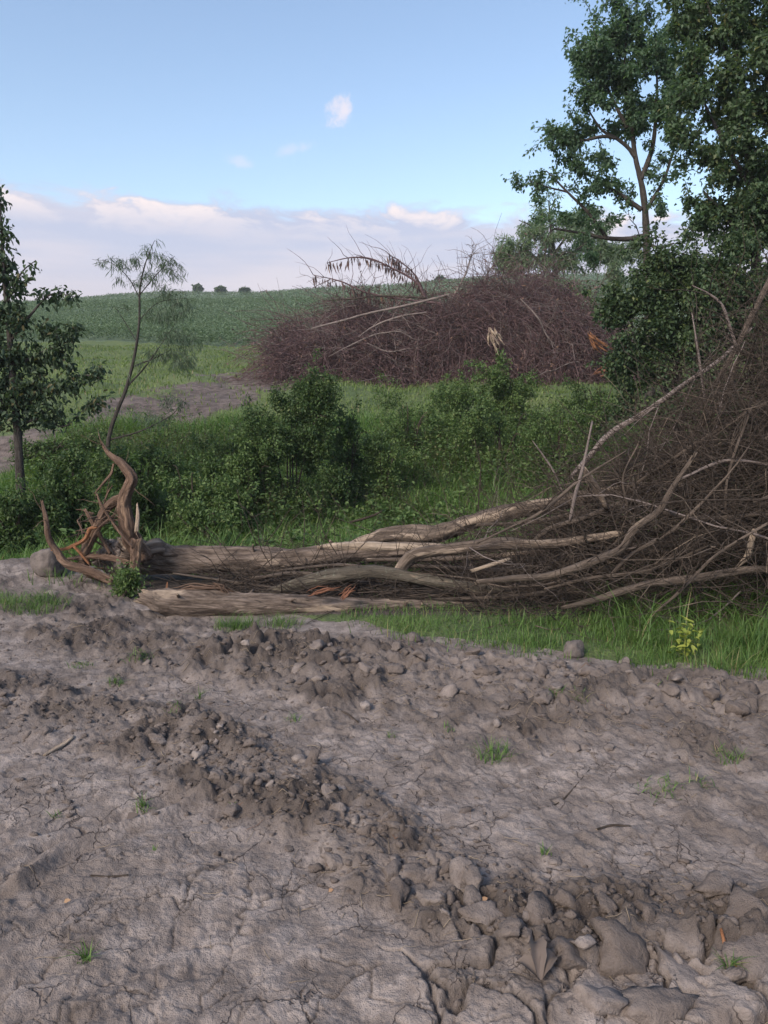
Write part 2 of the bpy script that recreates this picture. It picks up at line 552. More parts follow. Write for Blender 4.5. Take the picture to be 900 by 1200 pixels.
def soil_mat(name, clod=False):
    m, t, b = new_mat(name)
    pos = t.new('ShaderNodeNewGeometry').outputs['Position']
    n1 = t.noise(pos, 1.6, 5, 0.6)
    n2 = t.noise(pos, 9.0, 6, 0.65)
    n3 = t.noise(pos, 55.0, 5, 0.7)
    n4 = t.noise(pos, 230.0, 3, 0.6)
    pale, mid, dark = (0.335, 0.287, 0.260), (0.178, 0.148, 0.131), (0.055, 0.043, 0.036)
    c = t.mix(t.mapr(n2, 0.35, 0.68), mid, pale)
    c = t.mix(t.mapr(n1, 0.48, 0.66, 0.0, 0.8), c, mid)
    c = t.mix(t.mapr(t.noise(pos, 3.7, 5, 0.6), 0.54, 0.66, 0.0, 0.5), c, (0.110, 0.088, 0.075))
    if clod:
        rnd = t.new('ShaderNodeObjectInfo').outputs['Random']
        c = t.mix(t.mapr(rnd, 0.0, 0.8, 0.0, 0.7), c, (0.110, 0.087, 0.074))
    else:
        cr = attr(t, 'crumb')
        c = t.mix(t.math('MULTIPLY', cr, t.mapr(n2, 0.3, 0.6, 0.45, 0.9)), c, dark)
        c = t.mix(t.math('MULTIPLY', attr(t, 'crack'), 0.55), c, dark)
    c = t.mix(t.mapr(n3, 0.54, 0.74, 0.0, 0.55), c, dark)
    crk = None
    if not clod:
        # hairline drying cracks, darker inside
        wv = t.new('ShaderNodeVectorMath', operation='MULTIPLY_ADD')
        t.put(wv.inputs[0], t.noise(pos, 7.0, 4, 0.6, 0.0, True))
        wv.inputs[1].default_value = (0.16, 0.16, 0.0)
        t.put(wv.inputs[2], t.vmul(pos, (1, 1, 0)))
        for sc, wd, n_, lo in ((4.6, 0.0125, t.noise(pos, 2.3, 2, 0.5), 0.47), (12.0, 0.020, t.noise(pos, 3.1, 2, 0.5), 0.54)):
            vo = t.new('ShaderNodeTexVoronoi', feature='DISTANCE_TO_EDGE')
            t.put(vo.inputs['Vector'], wv.outputs[0])
            vo.inputs['Scale'].default_value = sc
            k = t.math('MULTIPLY', t.mapr(vo.outputs['Distance'], wd, wd * 0.25), t.mapr(n_, lo, lo + 0.08))
            crk = k if crk is None else t.math('MAXIMUM', crk, k)
        crk = t.math('MULTIPLY', crk, t.mapr(attr(t, 'crumb'), 0.35, 0.1))
        c = t.mix(t.math('MULTIPLY', crk, 0.62), c, (0.055, 0.040, 0.036))
    c = t.mix(t.mapr(n4, 0.58, 0.75, 0.0, 0.3), c, (0.38, 0.33, 0.30))
    c = t.mix(t.mapr(n4, 0.42, 0.30, 0.0, 0.3), c, dark)
    t.put(b.inputs['Base Color'], c)
    t.put(b.inputs['Roughness'], 0.92)
    b.inputs['Specular IOR Level'].default_value = 0.25
    h = t.math('ADD', t.math('MULTIPLY', n3, 1.0), t.math('ADD', t.math('MULTIPLY', n4, 0.35), t.math('MULTIPLY', n2, 1.6)))
    if crk is not None:
        h = t.math('SUBTRACT', h, t.math('MULTIPLY', crk, 1.2))
    bump(t, b, h, 0.9, 0.013)
    return m


def slope_mat():
    m, t, b = new_mat('grassy_soil')
    pos = t.new('ShaderNodeNewGeometry').outputs['Position']
    n1 = t.noise(pos, 0.8, 4, 0.6)
    n2 = t.noise(pos, 6.0, 5, 0.6)
    n3 = t.noise(pos, 30.0, 4, 0.6)
    soil = t.mix(t.mapr(t.math('ADD', t.math('MULTIPLY', n2, 0.6), t.math('MULTIPLY', t.noise(pos, 1.4, 5, 0.65), 0.4)), 0.4, 0.62), (0.075, 0.056, 0.047), (0.170, 0.134, 0.116))
    grass = t.mix(t.mapr(n1, 0.35, 0.65), (0.080, 0.125, 0.038), (0.130, 0.170, 0.050))
    grass = t.mix(t.mapr(n3, 0.4, 0.65, 0.0, 0.6), grass, (0.045, 0.060, 0.025))
    k = t.math('ADD', attr(t, 'green'), t.math('MULTIPLY', t.math('SUBTRACT', n2, 0.5), 0.9))
    # dark humus, with shade under and between the felled trees painted in
    humus_shade = t.mix(t.mapr(n3, 0.35, 0.65), (0.022, 0.017, 0.014), (0.060, 0.045, 0.036))
    t.put(b.inputs['Base Color'], t.mix(attr(t, 'litter_shade'), t.mix(t.mapr(k, 0.35, 0.6), soil, grass), humus_shade))
    b.inputs['Roughness'].default_value = 0.95
    bump(t, b, t.math('ADD', n2, n3), 0.8, 0.05)
    return m


def field_mat():
    m, t, b = new_mat('bean_field_soil')
    pos = t.new('ShaderNodeNewGeometry').outputs['Position']
    n1 = t.noise(pos, 0.05, 4, 0.6)
    n2 = t.noise(pos, 2.5, 4, 0.7)
    c = t.mix(t.mapr(n1, 0.4, 0.65), (0.115, 0.170, 0.090), (0.135, 0.195, 0.105))
    c = t.mix(t.mapr(n2, 0.4, 0.6, 0.0, 0.5), c, (0.055, 0.085, 0.045))
    t.put(b.inputs['Base Color'], c)
    b.inputs['Roughness'].default_value = 0.9
    bump(t, b, n2, 1.0, 0.3)
    return m


def leaf_mat(name, c1, c2, c3=None, trans=0.3, rough=0.55, patch=1.2):
    m, t, b = new_mat(name)
    g = t.new('ShaderNodeNewGeometry')
    r = g.outputs['Random Per Island']
    n = t.noise(g.outputs['Position'], patch, 3, 0.5)
    c = t.mix(t.mapr(t.math('ADD', t.math('MULTIPLY', r, 0.6), t.math('MULTIPLY', n, 0.6)), 0.25, 0.9), c1, c2)
    if c3:
        c = t.mix(t.mapr(r, 0.93, 0.97), c, c3)
    t.put(b.inputs['Base Color'], c)
    b.inputs['Roughness'].default_value = rough
    b.inputs['Specular IOR Level'].default_value = 0.35
    tr = t.new('ShaderNodeBsdfTranslucent')
    t.put(tr.inputs['Color'], t.mix(1.0, c, (1.25, 1.35, 0.75), 'MULTIPLY'))
    mx = t.new('ShaderNodeMixShader')
    mx.inputs[0].default_value = trans
    t.l.new(b.outputs[0], mx.inputs[1])
    t.l.new(tr.outputs[0], mx.inputs[2])
    t.l.new(mx.outputs[0], t.n['Material Output'].inputs[0])
    return m


def bark_mat(name, c1, c2, c3, bare=None, bare_amt=0.0, furrow=1.0, lichen=None):
    """bark (or bare wood) with furrows along the limb"""
    m, t, b = new_mat(name)
    bk = attr(t, 'bk', True)
    long_ = t.vmul(bk, (1.0, 1.0, 0.12))
    f1 = t.noise(long_, 38.0, 5, 0.7, 0.8)
    f2 = t.noise(t.vmul(bk, (1.0, 1.0, 0.3)), 22.0, 4, 0.6)
    f3 = t.noise(t.vmul(bk, (2.2, 2.2, 0.5)), 4.0, 4, 0.6)
    c = t.mix(t.mapr(f1, 0.35, 0.65), c1, c2)
    c = t.mix(t.mapr(f2, 0.5, 0.75, 0.0, 0.75), c, c3)
    c = t.mix(t.mapr(t.noise(bk, 6.0, 5, 0.65), 0.5, 0.7, 0.0, 0.5), c, c3)
    if lichen:
        c = t.mix(t.mapr(t.noise(bk, 38.0, 3, 0.6), 0.60, 0.68, 0.0, 0.55), c, lichen)
    if bare:
        k = t.mapr(f3, 0.62 - bare_amt * 0.4, 0.70 - bare_amt * 0.4)
        c = t.mix(k, c, t.mix(t.mapr(f1, 0.35, 0.65, 0.0, 0.6), bare, tuple(v * 0.62 for v in bare)))
    t.put(b.inputs['Base Color'], c)
    b.inputs['Roughness'].default_value = 0.85
    b.inputs['Specular IOR Level'].default_value = 0.25
    f4 = t.noise(t.vmul(bk, (1.0, 1.0, 0.35)), 130.0, 4, 0.65)
    bump(t, b, t.math('ADD', t.math('ADD', f1, t.math('MULTIPLY', f4, 0.35)), t.math('MULTIPLY', f2, 0.7)), 1.0 * furrow, 0.028)
    return m


M_SOIL = soil_mat('churned_mud')
M_CLOD = soil_mat('mud_clod', True)
M_SLOPE = slope_mat()
M_FIELD = field_mat()
M_BARK = bark_mat('log_bark', (0.085, 0.063, 0.050), (0.250, 0.196, 0.157), (0.068, 0.052, 0.042), (0.42, 0.33, 0.25), 0.16, 1.0)
M_PALE = bark_mat('half_bare_log', (0.085, 0.064, 0.050), (0.205, 0.160, 0.125), (0.068, 0.052, 0.042), (0.42, 0.33, 0.25), 0.27)
M_LICH = bark_mat('lichen_bark', (0.080, 0.068, 0.052), (0.15, 0.128, 0.098), (0.062, 0.052, 0.040), (0.36, 0.28, 0.20), 0.14, 1.0, (0.20, 0.21, 0.155))
M_ROOT = bark_mat('root_bark', (0.105, 0.066, 0.046), (0.225, 0.150, 0.108), (0.075, 0.050, 0.038), (0.36, 0.245, 0.165), 0.25)
M_ORANGE = bark_mat('fresh_torn_wood', (0.24, 0.105, 0.05), (0.34, 0.170, 0.085), (0.14, 0.065, 0.035))
M_RUST = bark_mat('rusty_torn_wood', (0.17, 0.075, 0.045), (0.27, 0.13, 0.08), (0.11, 0.05, 0.035))
M_WOOD = bark_mat('bare_dry_wood', (0.34, 0.265, 0.195), (0.50, 0.40, 0.305), (0.22, 0.17, 0.125))
M_LIMB = bark_mat('dead_limb', (0.078, 0.060, 0.047), (0.175, 0.138, 0.110), (0.065, 0.050, 0.040), (0.30, 0.235, 0.175), 0.18)
M_TWIG = bark_mat('dead_twig', (0.042, 0.032, 0.025), (0.100, 0.077, 0.061), (0.034, 0.027, 0.022))
M_FARTW = bark_mat('reddish_twig', (0.095, 0.058, 0.060), (0.200, 0.130, 0.130), (0.055, 0.035, 0.037))
M_GREY = bark_mat('weathered_grey_twig', (0.19, 0.155, 0.140), (0.27, 0.225, 0.205), (0.13, 0.105, 0.096))
M_TRUNK = bark_mat('tree_bark', (0.042, 0.037, 0.033), (0.085, 0.075, 0.066), (0.032, 0.028, 0.025))
M_DEADLEAF = leaf_mat('dead_leaf', (0.080, 0.048, 0.047), (0.150, 0.098, 0.088), (0.22, 0.13, 0.085), 0.15, 0.8)
M_MAPLE = leaf_mat('maple_leaf', (0.066, 0.122, 0.076), (0.120, 0.192, 0.112), None, 0.5)
M_DENSE = leaf_mat('dark_tree_leaf', (0.034, 0.066, 0.034), (0.085, 0.130, 0.055), (0.12, 0.15, 0.05), 0.3)
M_DENSE2 = leaf_mat('tall_tree_leaf', (0.050, 0.092, 0.050), (0.105, 0.162, 0.078), (0.16, 0.17, 0.07), 0.42, 0.5, 0.7)
M_LEFT = leaf_mat('boxelder_leaf', (0.040, 0.072, 0.044), (0.075, 0.115, 0.058), (0.11, 0.10, 0.045), 0.3)
M_WILLOW = leaf_mat('willow_leaf', (0.070, 0.110, 0.070), (0.120, 0.165, 0.105), None, 0.3)
M_LOCUST = leaf_mat('locust_leaf', (0.15, 0.21, 0.14), (0.21, 0.275, 0.18), None, 0.5)
M_SHRUB = leaf_mat('shrub_leaf', (0.038, 0.076, 0.026), (0.085, 0.138, 0.042), (0.12, 0.16, 0.05), 0.3)
M_SHRUB2 = leaf_mat('bramble_leaf', (0.062, 0.112, 0.036), (0.120, 0.185, 0.055), (0.15, 0.19, 0.06), 0.3)
M_DITCH = leaf_mat('ditch_grass_blade', (0.070, 0.145, 0.036), (0.160, 0.265, 0.070), (0.26, 0.23, 0.11), 0.4, 0.5, 0.9)
M_WEED = leaf_mat('weed_leaf', (0.052, 0.098, 0.032), (0.125, 0.185, 0.058), (0.17, 0.17, 0.08), 0.35, 0.55, 0.5)
M_GRASS = leaf_mat('grass_blade', (0.062, 0.128, 0.030), (0.140, 0.230, 0.058), (0.26, 0.23, 0.11), 0.35, 0.5, 2.0)
M_MEADOW = leaf_mat('meadow_grass', (0.100, 0.160, 0.042), (0.165, 0.220, 0.062), (0.24, 0.20, 0.12), 0.3, 0.6, 0.4)
M_BEAN = leaf_mat('bean_leaf', (0.112, 0.168, 0.092), (0.140, 0.200, 0.110), None, 0.25, 0.6, 0.12)
M_YELLOW = leaf_mat('yellow_green_leaf', (0.20, 0.26, 0.05), (0.32, 0.36, 0.08), None, 0.35)
M_STRAW = leaf_mat('straw', (0.20, 0.155, 0.11), (0.30, 0.24, 0.17), (0.20, 0.11, 0.07), 0.1, 0.8)
M_DRYLEAF = leaf_mat('dry_fallen_leaf', (0.115, 0.092, 0.080), (0.155, 0.125, 0.108), None, 0.1, 0.85)
M_TAN = leaf_mat('tan_leaf_scrap', (0.34, 0.19, 0.10), (0.42, 0.27, 0.16), None, 0.1, 0.85)


# ------------------------------------------------------------------ the ground: one fan-shaped sheet, split by what covers it
AY = -0.8
ang = np.concatenate([np.linspace(-math.pi, -0.60, 26)[:-1], np.linspace(-0.60, 0.60, 620), np.linspace(0.60, math.pi, 26)[1:]])
rr = [0.05, 0.4, 0.8, 1.2, 1.6, 1.85]
d_ = 1.2
while d_ < 9.0:
    rr.append(d_ - AY)
    d_ += 0.85 * (d_ * d_ + 2.56) / 1232
while d_ < 330:
    rr.append(d_ - AY)
    d_ *= 1.022
rr = np.array(rr)
R_, A_ = np.meshgrid(rr, ang, indexing='ij')
GX, GY = R_ * np.sin(A_), AY + R_ * np.cos(A_)
gx, gy = GX.ravel(), GY.ravel()
gz = base_h(gx, gy)
crumb = np.zeros_like(gx)
crack = np.zeros_like(gx)
nearm = (gy > 0.3) & (gy < 8.5) & (np.abs(gx) < 7)
dd = detail(gx[nearm], gy[nearm])
gz[nearm] += dd[0]
crumb[nearm] = np.clip(dd[1] + 0.35 * dd[3], 0, 1)
crack[nearm] = dd[2]
PATH = [G(*q) for q in ((345, 438), (285, 446), (235, 468), (180, 500), (90, 528), (-40, 548))]
STRIP_FAR = 38.0


def green_mask(x, y):
    """how grassy the ground is beyond the track"""
    g = np.ones_like(x)
    pw = poly_w(x + 0.8 * fbm(x * 0.6, y * 0.6, 2, 81), y + 1.2 * fbm(x * 0.5, y * 0.5, 2, 82), PATH)
    g = g - 1.15 * (1 - sst(pw, 0.5, 2.4)) * (0.55 + 0.6 * sst(fbm(x * 1.1, y * 0.7, 3, 84), -0.3, 0.25))
    g = g - 0.35 * sst(fbm(x * 0.3, y * 0.5, 3, 83), 0.25, 0.6)
    g = g * sst(y - edge_y(x), -0.05, 0.35)
    # bare litter and shade-killed ground under and between the logs
    g = g - 1.3 * sst(x, -2.6, -1.8) * (1 - sst(y, 6.4, 6.9)) * sst(y, 4.95, 5.2)
    return np.clip(g, 0, 1)


green = green_mask(gx, gy)
litter_shade = sst(gx, -2.4, -1.6) * (1 - sst(gy, 6.5, 7.1)) * sst(gy, 4.95, 5.25) * (1 - 0.3 * sst(gx, 3.5, 5))  # mask for humus ground and the shade painted around the logs
V = np.stack([gx, gy, gz], axis=1)
nr, na = R_.shape
i, j = np.meshgrid(np.arange(nr - 1), np.arange(na - 1), indexing='ij')
i, j = i.ravel(), j.ravel()
Q = np.stack([i * na + j, (i + 1) * na + j, (i + 1) * na + j + 1, i * na + j + 1], axis=1)
fc = V[Q].mean(axis=1)


def field_edge(x):
    return 38.5 + 1.2 * np.sin(x * 0.3) - 0.22 * np.minimum(x + 8, 0)


is_field = fc[:, 1] > field_edge(fc[:, 0])
is_track = fc[:, 1] < edge_y(fc[:, 0]) + 0.22 + 0.12 * vnoise(fc[:, 0] * 3, fc[:, 1] * 3, 91)


def submesh(name, sel, mat, attrs):
    q = Q[sel][:, ::-1]
    used, inv = np.unique(q, return_inverse=True)
    return mesh(name, V[used], [inv.reshape(-1, 4)], mat, True, {k: a[used] for k, a in attrs.items()})


track = tag(link('dirt_track', submesh('dirt_track', is_track, M_SOIL, {'crumb': crumb, 'crack': crack})), kind='structure')
slope = tag(link('grassy_slope', submesh('grassy_slope', ~is_track & ~is_field, M_SLOPE, {'green': green, 'litter_shade': litter_shade})), kind='structure')
field = tag(link('field', submesh('field', is_field, M_FIELD, {})), kind='structure')

# ------------------------------------------------------------------ clods of mud: pieces of the track
def lump(seed, sub, squash=0.75, rough=0.22, flats=5):
    bm = bmesh.new()
    bmesh.ops.create_icosphere(bm, subdivisions=sub, radius=1.0)
    c = np.array([v.co[:] for v in bm.verts])
    f = np.array([[v.index for v in p.verts] for p in bm.faces])
    bm.free()
    o = seed * 3.7
    n = fbm(c[:, 0] * 1.1 + o, c[:, 1] * 1.1 + c[:, 2] * 0.9, 3, 100 + seed, 0.55) + 0.6 * fbm(c[:, 2] * 1.3 - o, c[:, 0] * 1.1, 2, 200 + seed)
    # knock a few flat faces off, as broken earth has
    r = np.random.default_rng(seed)
    for _ in range(flats):
        d = r.normal(0, 1, 3)
        d /= np.linalg.norm(d)
        k = c @ d
        lim = r.uniform(0.62, 0.85) if flats == 5 else r.uniform(0.5, 0.8)
        c = c - np.outer(np.clip(k - lim, 0, None) * 0.85, d)
    c = c * (1 + rough * n)[:, None]
    c[:, 2] *= squash
    c[:, 1] *= r.uniform(0.75, 1.0)
    return c, f


clod_me = []
for s in range(10):
    c, f = lump(s, 3 if s < 6 else 2, 0.66, 0.36, 9)
    c = c * (1 + 0.11 * fbm(c[:, 0] * 3.1 + s, c[:, 1] * 3.1 + c[:, 2] * 2.7, 3, 650 + s))[:, None]
    clod_me.append(mesh('clod', c, [f], M_CLOD))


def along(pts, n, spread):
    p = np.array(pts)
    seg = np.linalg.norm(np.diff(p, axis=0), axis=1)
    cum = np.concatenate([[0], np.cumsum(seg)])
    s = rng.uniform(0, cum[-1], n)
    k = np.clip(np.searchsorted(cum, s, 'right') - 1, 0, len(p) - 2)
    t = ((s - cum[k]) / seg[k])[:, None]
    return p[k] * (1 - t) + p[k + 1] * t + rng.normal(0, spread, (n, 2))


sets = [(RIDGE_A, 105, 0.125, 0.012, 0.046), (RIDGE_B, 36, 0.17, 0.014, 0.036), (RIDGE_D, 100, 0.20, 0.018, 0.064),
        (RIDGE_C, 30, 0.14, 0.02, 0.05), (SLABS, 6, 0.14, 0.012, 0.028), (RIDGE_E, 14, 0.2, 0.025, 0.06)]
clods = []
for pts, n, sp, lo, hi in sets:
    q = along(pts, n, sp)
    sz = lo + (hi - lo) * rng.random(n) ** 1.8
    clods += [(x, y, s) for (x, y), s in zip(q, sz) if y < edge_y(np.array([x]))[0] + 0.15 and y > 1.3]
# single clods one can point at in the photograph
for px, py, s in ((585, 1047, .045), (470, 1040, .04), (480, 985, .04), (400, 925, .035), (310, 890, .03), (560, 800, .07), (735, 823, .07), (760, 815, .06),
                  (640, 787, .07), (610, 768, .06), (530, 778, .05), (840, 825, .07), (880, 945, .045), (890, 1050, .05), (200, 890, .03), (720, 795, .06),
                  (600, 785, .065), (460, 772, .05), (405, 770, .045), (855, 805, .06), (815, 800, .06), (330, 870, .03)):
    x, y = flatpt(px, py)
    clods.append((x, y, s))
lows = []
for px, py, s in ((560, 1085, .055), (630, 1095, .06), (700, 1065, .06), (730, 1125, .105), (800, 1150, .115), (662, 1135, .075), (870, 1095, .075), (600, 1112, .05), (520, 1012, .045), (485, 1032, .05), (545, 1042, .05), (450, 1012, .04),
                  (835, 1060, .06), (885, 1140, .08), (690, 1185, .08), (760, 1080, .07), (500, 1060, .045), (430, 985, .04), (895, 1000, .05), (770, 1195, .08)):
    lows.append((*flatpt(px, py), s))
clods = lows + clods[:300 - len(lows)]  # the broad low lumps first, then the broken ones
cz = height(np.array([c[0] for c in clods]), np.array([c[1] for c in clods]))
for k, (x, y, s) in enumerate(clods):
    o = link('clod', clod_me[k % 6 if s > 0.03 else k % 10], track)
    o.location = (x, y, cz[k] + s * (0.06 if k >= len(lows) else -0.10))
    o.rotation_euler = (rng.normal(0, 0.3), rng.normal(0, 0.3), rng.uniform(0, 6.28))
    o.scale = (s * rng.uniform(0.85, 1.45), s * rng.uniform(0.8, 1.1), s * rng.uniform(0.8, 1.15))
# crumbs too small to pick apart
parts = []
q = np.vstack([along(RIDGE_A, 900, 0.12), along(RIDGE_B, 700, 0.15), along(RIDGE_C, 600, 0.2), along(RIDGE_D, 500, 0.22), along(SLABS, 40, 0.2),
               np.stack([rng.uniform(-3, 3, 500), rng.uniform(2.2, 5, 500)], axis=1)])
q = q[q[:, 1] < edge_y(q[:, 0])]
qz = height(q[:, 0], q[:, 1])
cr_parts = []
for g in range(4):
    c0, f0 = lump(31 + g, 2 if g == 0 else 1, 0.75, 0.75)
    qq, zz = q[g::4], qz[g::4]
    sz = 0.004 + 0.012 * rng.random(len(qq)) ** 2.2
    th = rng.uniform(0, 6.28, len(qq))
    cc, ss = np.cos(th)[:, None], np.sin(th)[:, None]
    vx = c0[None, :, 0] * cc - c0[None, :, 1] * ss
    vy = c0[None, :, 0] * ss + c0[None, :, 1] * cc
    CV = np.stack([vx * sz[:, None] * 1.3 + qq[:, 0:1], vy * sz[:, None] + qq[:, 1:2], c0[None, :, 2] * sz[:, None] + zz[:, None]], axis=2).reshape(-1, 3)
    cr_parts.append((CV, [(np.arange(len(qq))[:, None, None] * len(c0) + f0[None]).reshape(-1, 3)]))
CV, CF = join_geo(cr_parts)
tag(link('crumbs', mesh('crumbs', CV, CF, M_CLOD), track), kind='stuff')

# ------------------------------------------------------------------ stones
def stone(px, py, r, label, seed, sq=0.8, sink=0.35):
    x, y = flatpt(px, py)
    c, f = lump(seed, 4, sq, 0.16)
    z = hgt(x, y)
    o = link('stone', mesh('stone', c * r, [f], M_STONE))
    o.location = (x, y, z + r * sq * sink)
    o.rotation_euler = (0.1, 0.15, seed)
    return tag(o, label, 'stone')


M_DARKSOIL = soil_mat('moist_root_soil', True)
M_STONE, t_, b_ = new_mat('earthy_stone')
pos_ = t_.new('ShaderNodeNewGeometry').outputs['Position']
t_.put(b_.inputs['Base Color'], t_.mix(t_.mapr(t_.noise(pos_, 14, 6, 0.65), 0.35, 0.65), (0.085, 0.070, 0.062), (0.165, 0.138, 0.122)))
b_.inputs['Roughness'].default_value = 0.9
bump(t_, b_, t_.noise(pos_, 70, 5, 0.65), 0.7, 0.01)
stone(58, 683, 0.125, 'rounded brown earth-covered boulder left of the upturned roots', 41, 0.95, 0.6)
stone(672, 768, 0.068, 'dark grey stone sitting alone at the edge of the green grass strip', 42, 0.85, 0.55)
stone(484, 752, 0.05, 'small brown stone at the grass edge in front of the logs', 43, 0.8, 0.5)


# ------------------------------------------------------------------ logs, roots and limbs
def limb_mesh(name, pts, mat, sides=14, n=None, rough=0.10, cap_mat=None, jag=0.0, seed=0, groove=0.0):
    """pts rows: x, y, z, radius. One crooked limb with knots, uneven girth and closed, splintery ends."""
    pts = np.asarray(pts, float)
    L = np.linalg.norm(np.diff(pts[:, :3], axis=0), axis=1).sum()
    n = n or int(np.clip(L / 0.035, 8, 90))
    q = spline(pts, n)
    path, rad = q[None, :, :3], np.maximum(q[None, :, 3], 0.001)
    Vt, Fs, bk = tubes(path, rad, sides, cap=False)
    ring = Vt.reshape(n, sides, 3)
    ctr = path[0][:, None, :]
    a = np.linspace(0, 2 * np.pi, sides, endpoint=False)[None, :]
    ln = np.linspace(0, L, n)[:, None]
    o = seed * 5.3
    dn = fbm(np.cos(a) * 1.3 + ln * 2.2 + o, np.sin(a) * 1.3 + ln * 0.7, 3, 300 + seed) + 0.7 * fbm(a * 2.5 / np.pi * 3 + o + 0 * ln, ln * 2.5 + 0 * a, 2, 330 + seed)
    dn = dn + 0.45 * fbm(np.cos(a) * 4.5 + ln * 9 + o, np.sin(a) * 4.5 + ln * 5, 3, 360 + seed, 0.6)
    if groove:
        ga = a + 2.2 * ln + 0.6 * np.sin(ln * 7 + o)
        dn = dn + groove / rough * (np.abs(np.sin(ga * 2.0 + o)) + 0.6 * np.abs(np.sin(ga * 3.5 + 1.3 * o)) - 0.9)
    ring = ctr + (ring - ctr) * np.maximum(0.35, 1 + rough * 1.6 * dn)[:, :, None]
    if jag > 0:
        tdir = path[0][-1] - path[0][-2]
        tdir /= np.linalg.norm(tdir)
        r = np.random.default_rng(seed)
        ring[-1] += tdir[None, :] * (r.uniform(0, jag, sides)[:, None])
        tdir = path[0][1] - path[0][0]
        tdir /= np.linalg.norm(tdir)
        ring[0] -= tdir[None, :] * (r.uniform(0, jag, sides)[:, None])
    Vv = np.vstack([ring.reshape(-1, 3), path[0][:1], path[0][-1:]])
    bk = np.vstack([bk, [[0, 0, 0]], [[0, 0, L]]])
    k = np.arange(sides)
    c0 = np.stack([np.full(sides, n * sides), (k + 1) % sides, k], axis=1)
    c1 = np.stack([np.full(sides, n * sides + 1), (n - 1) * sides + k, (n - 1) * sides + (k + 1) % sides], axis=1)
    Q_ = Fs[0]
    midx = np.concatenate([np.zeros(len(Q_)), np.full(2 * sides, 1 if cap_mat else 0)])
    return mesh(name, Vv, [Q_, np.vstack([c0, c1])], [mat] + ([cap_mat] if cap_mat else []), True, {'bk': bk}, midx)


def pxl(rows, d=None):
    """rows of (px, py, radius[, depth]) -> world rows (x, y, z, radius)"""
    out = []
    for r in rows:
        dep = r[3] if len(r) > 3 else d
        out.append([*P(r[0], r[1], dep), r[2]])
    return out


def side_twigs(pts, n, lo, hi, r, K=6, bend=0.22, out=0.8, sides=4, up=0.15, start=0.2):
    """thin side shoots growing from a limb"""
    q = spline(np.asarray(pts, float), 60)
    k = rng.integers(int(60 * start), 60, n)
    t = np.gradient(q[:, :3], axis=0)[k]
    t /= np.linalg.norm(t, axis=1, keepdims=True)
    d = t * rng.uniform(0.3, 1.0, (n, 1)) + unit(n) * out + np.array([0, 0, up])
    ln = rng.uniform(lo, hi, n)
    pa = wander(q[k, :3], d, ln, K, bend)
    ra = np.linspace(1, 0.25, K)[None, :] * (r * rng.uniform(0.6, 1.2, (n, 1)))
    return pa, ra


def branch(name, rows, d, label, mat=None, cat='branch', group=None, sides=8, twigs=0, tl=(0.15, 0.5), tr=0.004, tmat=None, cap=None, jag=0.0, rough=0.1, seed=None):
    pts = pxl(rows, d)
    seed = seed if seed is not None else abs(int(pts[0][0] * 97 + pts[-1][2] * 31)) % 900
    mid = pts[0][:3]
    root = link(name, None) if False else bpy.data.objects.new(name, limb_mesh(name, pts, mat or M_LIMB, sides, None, rough, cap or M_WOOD, jag, seed))
    COL.objects.link(root)
    tag(root, label, cat, group)
    if twigs:
        pa, ra = side_twigs(pts, twigs, tl[0], tl[1], tr)
        v, f, bk = tubes(pa, ra, 4)
        tag(link('twigs', mesh('twigs', v, f, tmat or M_TWIG, True, {'bk': bk}), root), kind='stuff')
    return root


